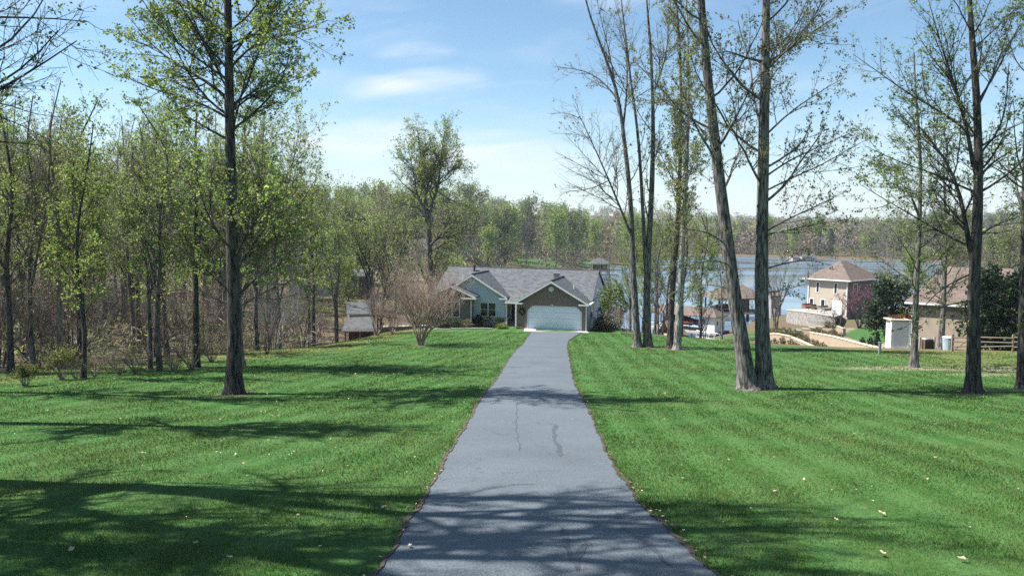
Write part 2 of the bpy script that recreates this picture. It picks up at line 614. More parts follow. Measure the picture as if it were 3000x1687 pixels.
# green patches beyond: neighbour's lawn, lawns across the lake
gp = (((GX - 47.5) * .918 - (GYY - 103) * .397) / 4.2) ** 2 + (((GX - 47.5) * .397 + (GYY - 103) * .918) / 21) ** 2
neigh = 1 - sst(gp, 0.7, 1.0)
for cx, cy, rx, ry in ((31, 110, 9, 9), (60, 62, 26, 8)):
    neigh = np.maximum(neigh, 0.8 * (1 - sst(((GX - cx) / rx) ** 2 + ((GYY - cy) / ry) ** 2, 0.7, 1.1)))
for cx, cy, rx, ry in ((42, 352, 22, 16), (-20, 300, 20, 25), (8, 330, 14, 20), (-65, 260, 20, 30)):
    neigh = np.maximum(neigh, 0.9 * (1 - sst(((GX - cx) / rx) ** 2 + ((GYY - cy) / ry) ** 2, 0.5, 1.2)))
bare = np.zeros_like(GX)
for cx, cy, rx, ry in ((24, 43, 7, 1.2), (29, 40, 8, 1.0), (36, 38, 6, 1.5)):
    bare = np.maximum(bare, 0.75 * (1 - sst(((GX - cx) / rx) ** 2 + ((GYY - cy) / ry) ** 2, 0.2, 1.2)))
tanz = np.zeros_like(GX)
for cx, cy, rx, ry in ((33, 84, 11, 17), (46, 112, 12, 8), (-10, 200, 30, 30)):
    tanz = np.maximum(tanz, (1 - sst(((GX - cx) / rx) ** 2 + ((GYY - cy) / ry) ** 2, 0.6, 1.1)))
TRB = np.array([ground(*q)[:2] for q in ((685, 1155), (2218, 1140), (2851, 1149), (1868, 1017), (1899, 1017), (1963, 1021), (1984, 1024), (2678, 1076), (2757, 1024), (2996, 1140), (1232, 1011))])
for tx_, ty_ in TRB:
    lawn = lawn * (0.25 + .75 * sst(np.hypot(GX - tx_, GYY - ty_), .4, 1.2))
col = np.stack([np.clip(np.maximum(lawn, neigh), 0, 1), np.clip(rough, 0, 1), np.clip(np.maximum(bare, tanz * (1 - neigh) * (1 - lawn)), 0, 1), np.ones_like(GX)], -1)
ca = gm.color_attributes.new('zone', 'FLOAT_COLOR', 'POINT')
ca.data.foreach_set('color', col.reshape(-1).astype(np.float32))


def stripe_nodes(t, pos):
    """0..1 value of the mower's passes from world position"""
    sp = N(t, 'ShaderNodeSeparateXYZ')
    t.links.new(pos, sp.inputs[0])
    nn = N(t, 'ShaderNodeTexNoise')
    nn.inputs['Scale'].default_value = 0.3
    t.links.new(pos, nn.inputs['Vector'])
    right = mth(t, 'GREATER_THAN', mth(t, 'MULTIPLY_ADD', sp.outputs[1], -0.07, sp.outputs[0]), 0.3)
    slope = mth(t, 'MULTIPLY_ADD', right, 0.19, -0.22)
    xx = mth(t, 'MULTIPLY_ADD', sp.outputs[1], slope, sp.outputs[0])
    xx = mth(t, 'MULTIPLY_ADD', nn.outputs['Fac'], 0.8, xx)
    s = mth(t, 'SINE', mth(t, 'MULTIPLY', xx, 2 * math.pi / 1.25))
    return smooth(t, s, -0.7, 0.7)


def ground_material():
    m = bpy.data.materials.new('ground')
    m.use_nodes = True
    t = m.node_tree
    b = t.nodes['Principled BSDF']
    b.inputs['Roughness'].default_value = 0.95
    b.inputs['Specular IOR Level'].default_value = 0.1
    geo = N(t, 'ShaderNodeNewGeometry')
    pos = geo.outputs['Position']
    at_ = N(t, 'ShaderNodeAttribute', attribute_name='zone')
    sp = N(t, 'ShaderNodeSeparateColor')
    t.links.new(at_.outputs['Color'], sp.inputs[0])

    def noise(sc, det=5.0):
        n = N(t, 'ShaderNodeTexNoise')
        n.inputs['Scale'].default_value = sc
        n.inputs['Detail'].default_value = det
        n.inputs['Roughness'].default_value = 0.65
        t.links.new(pos, n.inputs['Vector'])
        return n.outputs['Fac']

    def ramp(f, c1, c2, a=.3, bb=.7):
        r = N(t, 'ShaderNodeValToRGB')
        r.color_ramp.elements[0].position = a
        r.color_ramp.elements[1].position = bb
        r.color_ramp.elements[0].color = (*c1, 1)
        r.color_ramp.elements[1].color = (*c2, 1)
        t.links.new(f, r.inputs[0])
        return r.outputs[0]

    def mx(f, a, bb):
        n = N(t, 'ShaderNodeMix', data_type='RGBA')
        if hasattr(f, 'is_linked'):
            t.links.new(f, n.inputs[0])
        else:
            n.inputs[0].default_value = f
        t.links.new(a, n.inputs[6])
        t.links.new(bb, n.inputs[7])
        return n.outputs[2]

    fine = noise(9.0, 8)
    big = noise(0.35, 4)
    litter = ramp(noise(5.0, 8), (.045, .030, .022), (.20, .145, .10))
    litter = mx(smooth(t, big, .45, .65), litter, ramp(fine, (.07, .08, .03), (.15, .14, .06)))
    g1 = ramp(fine, (.022, .070, .014), (.050, .140, .030))
    g2 = ramp(fine, (.035, .078, .016), (.068, .135, .036))
    grass = mx(smooth(t, big, .35, .65), g1, g2)
    st = stripe_nodes(t, pos)
    grass = mx(mth(t, 'MULTIPLY', st, 0.34), grass, ramp(fine, (.070, .150, .045), (.115, .225, .080)))
    yel = ramp(fine, (.10, .105, .03), (.23, .21, .085))
    tan = ramp(noise(2.5, 7), (.20, .15, .10), (.40, .33, .25))
    c = mx(sp.outputs[0], litter, grass)
    c = mx(mth(t, 'MULTIPLY', sp.outputs[1], smooth(t, noise(0.9, 4), .25, .6)), c, yel)
    c = mx(sp.outputs[2], c, tan)
    t.links.new(c, b.inputs['Base Color'])
    bp = N(t, 'ShaderNodeBump')
    bp.inputs['Strength'].default_value = 0.7
    bp.inputs['Distance'].default_value = 0.06
    t.links.new(fine, bp.inputs['Height'])
    t.links.new(bp.outputs[0], b.inputs['Normal'])
    return m


gm.materials.append(ground_material())
tag(link('ground', gm), kind='structure')

# ------------------------------------------------------------------ lake
def lake_material():
    m = bpy.data.materials.new('lake_water')
    m.use_nodes = True
    t = m.node_tree
    b = t.nodes['Principled BSDF']
    b.inputs['Base Color'].default_value = (.12, .17, .22, 1)
    b.inputs['IOR'].default_value = 1.33
    geo = N(t, 'ShaderNodeNewGeometry')
    ms_ = N(t, 'ShaderNodeMapping')
    ms_.inputs['Scale'].default_value = (.012, .05, 1)
    t.links.new(geo.outputs['Position'], ms_.inputs[0])
    nw = N(t, 'ShaderNodeTexNoise')
    nw.inputs['Scale'].default_value = 1.0
    nw.inputs['Detail'].default_value = 6
    nw.inputs['Distortion'].default_value = 0.8
    t.links.new(ms_.outputs[0], nw.inputs['Vector'])
    t.links.new(mth(t, 'MULTIPLY_ADD', smooth(t, nw.outputs['Fac'], .4, .6), .28, .04), b.inputs['Roughness'])
    mp = N(t, 'ShaderNodeMapping')
    mp.inputs['Scale'].default_value = (.5, .9, 1)
    t.links.new(geo.outputs['Position'], mp.inputs[0])
    n = N(t, 'ShaderNodeTexNoise')
    n.inputs['Scale'].default_value = 0.8
    n.inputs['Detail'].default_value = 5
    t.links.new(mp.outputs[0], n.inputs['Vector'])
    bp = N(t, 'ShaderNodeBump')
    bp.inputs['Strength'].default_value = 0.2
    bp.inputs['Distance'].default_value = 0.12
    t.links.new(n.outputs['Fac'], bp.inputs['Height'])
    t.links.new(bp.outputs[0], b.inputs['Normal'])
    return m


lk = MB().quad((-40, 95, 0), (420, 95, 0), (420, 700, 0), (-40, 700, 0))
tag(lk.build('lake', lake_material(), fix=False), kind='structure')


# ------------------------------------------------------------------ driveway
def asphalt():
    m = bpy.data.materials.new('asphalt')
    m.use_nodes = True
    t = m.node_tree
    b = t.nodes['Principled BSDF']
    b.inputs['Roughness'].default_value = 0.75
    b.inputs['Specular IOR Level'].default_value = 0.35
    geo = N(t, 'ShaderNodeNewGeometry')
    pos = geo.outputs['Position']

    def noise(sc, det=4.0, dist=0.0):
        n = N(t, 'ShaderNodeTexNoise')
        n.inputs['Scale'].default_value = sc
        n.inputs['Detail'].default_value = det
        n.inputs['Distortion'].default_value = dist
        t.links.new(pos, n.inputs['Vector'])
        return n.outputs['Fac']
    grain = mth(t, 'ADD', mth(t, 'MULTIPLY', noise(130.0, 2), .5), mth(t, 'MULTIPLY', smooth(t, noise(38.0, 4), .3, .7), .5))
    blot = noise(0.55, 5)
    med = noise(6, 6)
    v = mth(t, 'ADD', mth(t, 'MULTIPLY', grain, 0.17), mth(t, 'ADD', mth(t, 'MULTIPLY', blot, 0.07), mth(t, 'MULTIPLY', med, 0.02)))
    # hairline cracks
    vo = N(t, 'ShaderNodeTexVoronoi', feature='DISTANCE_TO_EDGE')
    vo.inputs['Scale'].default_value = 0.42
    dn = N(t, 'ShaderNodeTexNoise')
    dn.inputs['Scale'].default_value = 1.8
    dn.inputs['Detail'].default_value = 6
    t.links.new(pos, dn.inputs['Vector'])
    va = N(t, 'ShaderNodeVectorMath', operation='MULTIPLY_ADD')
    t.links.new(dn.outputs['Color'], va.inputs[0])
    va.inputs[1].default_value = (1.3, 1.3, 1.3)
    t.links.new(pos, va.inputs[2])
    t.links.new(va.outputs[0], vo.inputs['Vector'])
    crack = mth(t, 'SUBTRACT', 1.0, smooth(t, vo.outputs['Distance'], 0.002, 0.010))
    crack = mth(t, 'MULTIPLY', crack, smooth(t, noise(0.3, 3), .5, .62))
    v = mth(t, 'MULTIPLY', v, mth(t, 'MULTIPLY_ADD', crack, -0.45, 0.86))
    cb = N(t, 'ShaderNodeCombineColor')
    t.links.new(mth(t, 'MULTIPLY', v, 0.86), cb.inputs[0])
    t.links.new(v, cb.inputs[1])
    t.links.new(mth(t, 'MULTIPLY', v, 1.10), cb.inputs[2])
    t.links.new(cb.outputs[0], b.inputs['Base Color'])
    bp = N(t, 'ShaderNodeBump')
    bp.inputs['Strength'].default_value = 0.5
    bp.inputs['Distance'].default_value = 0.006
    t.links.new(grain, bp.inputs['Height'])
    t.links.new(bp.outputs[0], b.inputs['Normal'])
    return m


ASPHALT = asphalt()
ys = np.concatenate([np.arange(-6, 30, 0.2), np.arange(30, 71.01, 0.4)])
rngd = np.random.default_rng(3)


def wav(y, s):
    return 0.022 * np.sin(y * 2.1 + s) + 0.015 * np.sin(y * 5.3 + 2 * s) + 0.014 * np.sin(y * 11.7 + s * 3)


dl = d_left(ys) + wav(ys, 1.0)
dr = d_right(ys) + wav(ys, 4.0)
K = 11
tt = np.linspace(0, 1, K)
DX = dl[:, None] * (1 - tt) + dr[:, None] * tt
DY = np.repeat(ys[:, None], K, 1)
DZ = h(DX, DY) + 0.012 + 0.03 * np.sin(np.pi * tt)[None, :]
di = np.arange(len(ys) * K).reshape(len(ys), K)
DF = np.stack([di[:-1, :-1], di[:-1, 1:], di[1:, 1:], di[1:, :-1]], -1).reshape(-1, 4)
drive = tag(link('driveway', np_mesh('driveway', np.stack([DX, DY, DZ], -1).reshape(-1, 3), [DF], [ASPHALT], None, True)), kind='structure')


def on_drive(x, y):
    t_ = (x - d_left(y)) / (d_right(y) - d_left(y))
    return float(h(x, y)) + 0.012 + 0.03 * math.sin(math.pi * min(max(t_, 0), 1))


TAR = mat('tar', (.055, .056, .062), rough=0.6, var=0.25, scale=3)
TARW = mat('tyre_scuff', (.070, .077, .086), rough=0.75, var=0.2, scale=5)


def ribbon(pts, wd, m, name, lift):
    P = np.array(pts, float)
    d = np.concatenate([[0], np.cumsum(np.hypot(*np.diff(P, axis=0).T))])
    s = np.arange(0, d[-1], 0.12)
    x = np.interp(s, d, P[:, 0]) + .02 * np.sin(s * 4) + .012 * np.sin(s * 11)
    y = np.interp(s, d, P[:, 1])
    tx = np.gradient(x)
    ty = np.gradient(y)
    q = np.hypot(tx, ty)
    ww = wd * (0.75 + .3 * np.sin(s * 3.1) * np.sin(s * 1.7)) * np.clip(np.minimum(s, s[-1] - s) / .3, .15, 1)
    V = []
    for i in range(len(s)):
        for sg in (-1, 1):
            px, py = x[i] - sg * ty[i] / q[i] * ww[i], y[i] + sg * tx[i] / q[i] * ww[i]
            V.append((px, py, on_drive(px, py) + lift))
    n = len(s)
    F = np.array([[2 * i, 2 * i + 1, 2 * i + 3, 2 * i + 2] for i in range(n - 1)])
    o = link(name, np_mesh(name, np.array(V), [F], [m]), drive)
    return o


def gxy(u, v):
    g = ground(u, v)
    return (g[0], g[1])


ribbon([gxy(1627, 1245), gxy(1622, 1285), gxy(1640, 1320), gxy(1640, 1345)], 0.07, TARW, 'crack_seal', .004)
ribbon([gxy(1800, 1500), gxy(1840, 1560), gxy(1900, 1600), gxy(1975, 1670)], 0.055, TARW, 'crack_seal', .004)
ribbon([gxy(1640, 1550), gxy(1665, 1610), gxy(1690, 1686)], 0.05, TARW, 'tyre_mark', .004)
ribbon([gxy(1715, 1590), gxy(1690, 1640), gxy(1700, 1686)], 0.05, TARW, 'tyre_mark', .005)
ribbon([gxy(1515, 1180), gxy(1512, 1260), gxy(1525, 1330)], 0.02, TARW, 'crack_seal', .004)

VERGE = mat('verge_soil', (.075, .06, .04), rough=1, var=0.4, scale=14, bump=0.5)


def verge(sgn):
    y = ys
    e = (d_left(y) + wav(y, 1.0)) if sgn < 0 else (d_right(y) + wav(y, 4.0))
    wd = 0.015 + 0.035 * np.sin(y * 1.3 + sgn) + 0.03 * np.sin(y * 4.1)
    wd = np.clip(wd, 0.0, .2)
    i0 = e - sgn * 0.05
    i1 = e + sgn * wd
    V = np.stack([np.stack([i0, y, h(i0, y) + .028], -1), np.stack([i1, y, h(i1, y) + .012], -1)], 1).reshape(-1, 3)
    n = len(y)
    F = np.array([[2 * i, 2 * i + 1, 2 * i + 3, 2 * i + 2] for i in range(n - 1)])
    tag(link('soil_verge', np_mesh('soil_verge', V, [F], [VERGE])), kind='structure')


verge(-1)
verge(1)

# ------------------------------------------------------------------ grass
def grass_blades():
    rng = np.random.default_rng(5)
    n = 660000
    Y = 7.0 * (76.0 / 7.0) ** rng.random(n)
    X = (rng.random(n) * 2 - 1) * (0.82 * Y + 4)
    over = 0.075 * rng.random(n) ** 1.5
    keep = (X < d_left(Y) + wav(Y, 1.0) + over - .01) | (X > d_right(Y) + wav(Y, 4.0) - over + .01)
    keep &= X > edge_left(Y) - 1
    keep &= (Y < 56) | (X < 19)
    keep &= ~((Y > 70.5) & (X > -10.0) & (X < 8.5))
    keep &= Y < np.interp(X, [-14, -9, 9, 14, 19], [66, 70, 71, 68, 62])
    for tx_, ty_ in TRB:
        keep &= np.hypot(X - tx_, Y - ty_) > .42 + .35 * rng.random(n)
    X, Y = X[keep], Y[keep]
    n = len(X)
    sc = np.sqrt(Y / 9.0)
    z = h(X, Y) - 0.01
    patch = 0.75 + 0.35 * np.sin(X * 1.1 + 2 * np.sin(Y * .7)) * np.sin(Y * 0.9)
    H = (0.034 + 0.044 * rng.random(n)) * patch * (0.8 + .25 * sc)
    tall = rng.random(n) < 0.02
    H[tall] *= 1.6
    W = 0.0045 * (Y / 8.0) * (0.8 + 0.5 * rng.random(n))
    a = rng.random(n) * 2 * np.pi
    dx, dy = np.cos(a) * W, np.sin(a) * W
    xx = X - np.where(X - .07 * Y > .3, .03, .22) * Y
    lean = np.sin(xx * 2 * np.pi / 1.25) * 0.02
    la = rng.random(n) * 2 * np.pi
    lx = np.cos(la) * H * 0.7
    ly = np.sin(la) * H * 0.7 + lean
    V = np.empty((n, 3, 3))
    V[:, 0] = np.stack([X - dx, Y - dy, z], -1)
    V[:, 1] = np.stack([X + dx, Y + dy, z], -1)
    V[:, 2] = np.stack([X + lx, Y + ly, z + H], -1)
    F = np.arange(3 * n).reshape(n, 3)
    m = bpy.data.materials.new('grass_blade')
    m.use_nodes = True
    t = m.node_tree
    b = t.nodes['Principled BSDF']
    b.inputs['Roughness'].default_value = 0.6
    b.inputs['Specular IOR Level'].default_value = 0.12
    geo = N(t, 'ShaderNodeNewGeometry')
    n1 = N(t, 'ShaderNodeTexNoise')
    n1.inputs['Scale'].default_value = 0.6
    n1.inputs['Detail'].default_value = 5
    t.links.new(geo.outputs['Position'], n1.inputs['Vector'])
    mixf = mth(t, 'ADD', mth(t, 'MULTIPLY', n1.outputs['Fac'], 0.6), mth(t, 'MULTIPLY', geo.outputs['Random Per Island'], 0.55))
    r = N(t, 'ShaderNodeValToRGB')
    r.color_ramp.elements[0].position = 0.15
    r.color_ramp.elements[0].color = (.030, .078, .016, 1)
    r.color_ramp.elements[1].position = 0.95
    r.color_ramp.elements[1].color = (.195, .262, .085, 1)
    e = r.color_ramp.elements.new(0.55)
    e.color = (.086, .144, .030, 1)
    t.links.new(mixf, r.inputs[0])
    st = stripe_nodes(t, geo.outputs['Position'])
    n2 = N(t, 'ShaderNodeTexNoise')
    n2.inputs['Scale'].default_value = 0.16
    n2.inputs['Detail'].default_value = 7
    n2.inputs['Roughness'].default_value = 0.7
    t.links.new(geo.outputs['Position'], n2.inputs['Vector'])
    dry = N(t, 'ShaderNodeMix', data_type='RGBA')
    t.links.new(mth(t, 'MULTIPLY', smooth(t, n2.outputs['Fac'], .48, .68), mth(t, 'MULTIPLY_ADD', geo.outputs['Random Per Island'], .8, .1)), dry.inputs[0])
    t.links.new(r.outputs[0], dry.inputs[6])
    dry.inputs[7].default_value = (.22, .225, .08, 1)
    hs = N(t, 'ShaderNodeHueSaturation')
    t.links.new(dry.outputs[2], hs.inputs['Color'])
    t.links.new(mth(t, 'MULTIPLY_ADD', st, 0.26, 0.87), hs.inputs['Value'])
    t.links.new(hs.outputs[0], b.inputs['Base Color'])
    tr = N(t, 'ShaderNodeBsdfTranslucent')
    t.links.new(hs.outputs[0], tr.inputs[0])
    ms = N(t, 'ShaderNodeMixShader')
    ms.inputs[0].default_value = 0.35
    t.links.new(b.outputs[0], ms.inputs[1])
    t.links.new(tr.outputs[0], ms.inputs[2])
    t.links.new(ms.outputs[0], t.nodes['Material Output'].inputs[0])
    tag(link('lawn_grass', np_mesh('lawn_grass', V.reshape(-1, 3), [F], [m])), kind='stuff')


grass_blades()


def leaf_litter():
    rng = np.random.default_rng(8)
    P = []
    S = []
    M = []
    # lawn left of the drive, scattered petals and leaves
    n = 1100
    Y = 9 * (40 / 9) ** (rng.random(n) ** .8)
    X = np.where(rng.random(n) < .8, d_left(Y) - rng.random(n) ** 0.9 * 17, d_right(Y) + rng.random(n) * 16)
    k = (np.sin(X * .7 + Y * .3) + np.sin(Y * .9) + rng.normal(size=n)) > -.1
    X, Y = X[k], Y[k]
    P.append(np.stack([X, Y], -1))
    S.append(0.011 + 0.020 * rng.random(len(X)) ** 2 + .0005 * Y)
    M.append(np.zeros(len(X), int))
    # litter along both edges of the drive
    n = 1500
    Y = 7.5 * (60 / 7.5) ** rng.random(n)
    side = rng.random(n) < .5
    X = np.where(side, d_left(Y) + rng.normal(0, .07, n) - .03, d_right(Y) + rng.normal(0, .07, n) + .03)
    k = (np.sin(Y * 1.9) + .7 * np.sin(Y * 4.3 + 1) + rng.normal(size=n) * .7) > .2
    P.append(np.stack([X, Y], -1)[k])
    S.append((0.010 + 0.020 * rng.random(n))[k])
    M.append((rng.random(n) < .55).astype(int)[k])
    # few on the asphalt
    n = 60
    Y = 8 * (30 / 8) ** rng.random(n)
    X = d_left(Y) + (d_right(Y) - d_left(Y)) * rng.random(n)
    P.append(np.stack([X, Y], -1))
    S.append(0.008 + 0.012 * rng.random(n))
    M.append(np.zeros(n, int))
    P = np.concatenate(P)
    S = np.concatenate(S)
    M = np.concatenate(M)
    n = len(P)
    z = h(P[:, 0], P[:, 1]) + 0.045
    a = rng.random(n) * 6.28
    V = np.empty((n, 4, 3))
    for i, (px, py) in enumerate(((-1, 0), (0, -.55), (1, 0), (0, .55))):
        V[:, i, 0] = P[:, 0] + S * (px * np.cos(a) - py * np.sin(a))
        V[:, i, 1] = P[:, 1] + S * (px * np.sin(a) + py * np.cos(a))
        V[:, i, 2] = z + rng.random(n) * S * .9
    tag(link('fallen_leaves', np_mesh('fallen_leaves', V.reshape(-1, 3), [np.arange(4 * n).reshape(n, 4)], [L_DEAD, L_DEADB], M)), kind='stuff')


leaf_litter()


def big_leaf_mesh():
    V, F = [], []
    out = [(-1, 0, .1), (-.45, -.35, .0), (.0, -.6, .22), (.35, -.3, .05), (.9, -.25, .25), (1, .1, .1), (.4, .35, .0), (-.05, .62, .25), (-.5, .3, .02)]
    V.append((0, 0, -.05))
    V += out
    n = len(out)
    F = [(0, 1 + i, 1 + (i + 1) % n) for i in range(n)]
    V.append((-1.5, .1, .3))
    V.append((-1.5, .16, .3))
    F.append((1, n + 1, n + 2))
    return np_mesh('fallen_leaf', np.array(V, float), [np.array(F)], [L_DEAD])


BL = big_leaf_mesh()
for i, (u, v, s) in enumerate(((419, 1332, .10), (209, 1620, .09), (968, 1491, .08), (1124, 1493, .08), (755, 1417, .05), (675, 1643, .06),
                               (575, 1600, .06), (1200, 1608, .07), (690, 1336, .06), (1870, 1378, .06), (2002, 1407, .06), (2355, 1410, .06), (2585, 1512, .10),
                               (2450, 1530, .06), (2585, 1630, .09), (2820, 1647, .09), (2740, 1345, .06), (2895, 1327, .06), (2010, 1594, .08), (2270, 1445, .06), (1905, 1505, .07))):
    g = ground(u, v)
    o = link('fallen_leaf', BL)
    o.location = (g[0], g[1], g[2] + .05)
    o.scale = (s * .75, s * .75, s * .75)
    o.rotation_euler = (random.uniform(-.3, .3), random.uniform(-.3, .3), random.uniform(0, 6.28))
    drv = 1600 < 0
    tag(o, 'pale curled dead leaf lying near the driveway in the foreground', 'leaf', 'pale fallen leaves on the lawn and drive')


# ------------------------------------------------------------------ trees
def nrm(a):
    return a / np.maximum(np.linalg.norm(a, axis=-1, keepdims=True), 1e-9)


class Tree:
    def __init__(s, seed):
        s.rng = np.random.default_rng(seed)
        s.d = {}
        s.n = {}

    def _add(s, key, V, F, m, sm):
        L = s.d.setdefault(key, [])
        o = s.n.get(key, 0)
        L.append((V, F + o, m, sm))
        s.n[key] = o + len(V)

    def tubes(s, key, P, R, sides, m, knobs=0.0):
        """P (N,K,3) centre lines, R (N,K) radii"""
        Nn, K, _ = P.shape
        if Nn == 0:
            return
        T = np.empty_like(P)
        T[:, 1:-1] = P[:, 2:] - P[:, :-2]
        T[:, 0] = P[:, 1] - P[:, 0]
        T[:, -1] = P[:, -1] - P[:, -2]
        T = nrm(T)
        mean = nrm(P[:, -1] - P[:, 0])
        ref = np.where(np.abs(mean[:, 2:3]) > .8, np.array([[0, 1., 0.13]]), np.array([[0.05, .1, 1.]]))[:, None, :]
        U = nrm(np.cross(T, np.broadcast_to(ref, T.shape)))
        W = np.cross(T, U)
        a = np.arange(sides) * 2 * np.pi / sides
        RR = R[:, :, None] * np.ones(sides)
        if knobs:
            RR = RR * (1 + knobs * s.rng.normal(size=RR.shape))
        ring = U[:, :, None, :] * np.cos(a)[None, None, :, None] + W[:, :, None, :] * np.sin(a)[None, None, :, None]
        V = P[:, :, None, :] + ring * RR[..., None]
        idx = np.arange(Nn * K * sides).reshape(Nn, K, sides)
        A = idx[:, :-1, :]
        B = idx[:, 1:, :]
        F = np.stack([A, np.roll(A, -1, 2), np.roll(B, -1, 2), B], -1).reshape(-1, 4)
        s._add(key, V.reshape(-1, 3), F, m, True)

    def spawn(s, P, R, n, tr, ang, length, K, wig, up, rr, rmin=0.004, azi=None):
        rng = s.rng
        Np, Kp, _ = P.shape
        n = np.full(Np, n) if np.isscalar(n) else np.asarray(n)
        idx = np.repeat(np.arange(Np), n)
        M = len(idx)
        if M == 0:
            return np.zeros((0, K, 3)), np.zeros((0, K)), idx, np.zeros(0)
        j = np.concatenate([np.arange(q) for q in n])
        t = tr[0] + (tr[1] - tr[0]) * (j + rng.random(M)) / n[idx]
        sp = t * (Kp - 1)
        i0 = np.clip(sp.astype(int), 0, Kp - 2)
        f = (sp - i0)[:, None]
        p0 = P[idx, i0] * (1 - f) + P[idx, i0 + 1] * f
        r0 = R[idx, i0] * (1 - f[:, 0]) + R[idx, i0 + 1] * f[:, 0]
        T = nrm(P[idx, i0 + 1] - P[idx, i0])
        q = rng.normal(size=(M, 3))
        if azi is not None:
            q = azi(idx, t, j)
        perp = nrm(q - (q * T).sum(1, keepdims=True) * T)
        a = np.radians(ang[0] + (ang[1] - ang[0]) * rng.random(M))[:, None]
        d = nrm(T * np.cos(a) + perp * np.sin(a))
        L = length(idx, t) if callable(length) else length * (0.7 + .6 * rng.random(M))
        st = (L / (K - 1))[:, None]
        Q = np.empty((M, K, 3))
        Q[:, 0] = p0
        for k in range(1, K):
            d = nrm(d + wig * rng.normal(size=(M, 3)) + np.array([0, 0, up]))
            Q[:, k] = Q[:, k - 1] + d * st
        rb = np.maximum(r0 * rr, rmin)
        Rn = rb[:, None] * np.linspace(1, .3, K)[None, :]
        return Q, np.maximum(Rn, rmin * .6), idx, t

    def leaves(s, key, P, per, size, mats, wts, jitter=0.08, tmin=0.25, droop=0.0, shape=.55):
        rng = s.rng
        Np, K, _ = P.shape
        M = int(Np * per / 3)
        if M == 0:
            return
        idx = rng.integers(0, Np, M)
        t = tmin + (1 - tmin) * rng.random(M)
        sp = t * (K - 1)
        i0 = np.clip(sp.astype(int), 0, K - 2)
        f = (sp - i0)[:, None]
        c = P[idx, i0] * (1 - f) + P[idx, i0 + 1] * f + rng.normal(size=(M, 3)) * jitter
        c = np.repeat(c, 3, axis=0)
        c = c + rng.normal(size=c.shape) * size * .55
        s.cards(key, c, size, mats, wts, droop, shape)

    def cards(s, key, c, size, mats, wts, droop=0.0, shape=.55):
        rng = s.rng
        M = len(c)
        ax = rng.normal(size=(M, 3))
        ax[:, 2] -= droop
        ax = nrm(ax)
        b = nrm(np.cross(ax, rng.normal(size=(M, 3))))
        nn = np.cross(ax, b)
        sz = (size * (0.45 + 1.1 * rng.random(M)))[:, None]
        V = np.empty((M, 4, 3))
        V[:, 0] = c - ax * sz * .5
        V[:, 1] = c + b * sz * .5 * shape + nn * sz * .12
        V[:, 2] = c + ax * sz * .5
        V[:, 3] = c - b * sz * .5 * shape + nn * sz * .12
        pick = rng.choice(len(mats), size=M, p=np.array(wts) / sum(wts))
        for k, m in enumerate(mats):
            q = V[pick == k]
            if len(q):
                s._add(key, q.reshape(-1, 3), np.arange(4 * len(q)).reshape(-1, 4), m, False)

    def mesh(s, key, name):
        L = s.d.get(key)
        if not L:
            return None
        ms = []
        mi = []
        sm = []
        for V, F, m, q in L:
            if m not in ms:
                ms.append(m)
            mi.append(np.full(len(F), ms.index(m)))
            sm.append(np.full(len(F), q))
        return np_mesh(name, np.concatenate([x[0] for x in L]), [np.concatenate([x[1] for x in L])], ms, np.concatenate(mi), np.concatenate(sm))


def curve(pts, K, rad=None):
    """resample a polyline to K points with a little smoothing"""
    P = np.array(pts, float)
    d = np.concatenate([[0], np.cumsum(np.linalg.norm(np.diff(P, axis=0), axis=1))])
    s = np.linspace(0, d[-1], K)
    Q = np.stack([np.interp(s, d, P[:, i]) for i in range(3)], -1)
    for _ in range(2):
        Q[1:-1] = .25 * Q[:-2] + .5 * Q[1:-1] + .25 * Q[2:]
    return Q


def trunk_radius(L, r0, r1, K, flare=0.45, fl=0.6):
    s = np.linspace(0, L, K)
    r = r0 + (r1 - r0) * (s / L) ** 0.9
    return r * (1 + flare * np.exp(-s / fl))


def place(name, trunk, crown, label, cat, loc, rz=0, group=None, scale=1.0):
    t = thing(name, label, cat, loc, rz, group)
    t.scale = (scale, scale, scale)
    link('trunk', trunk, t)
    if crown:
        link('crown', crown, t)
    return t


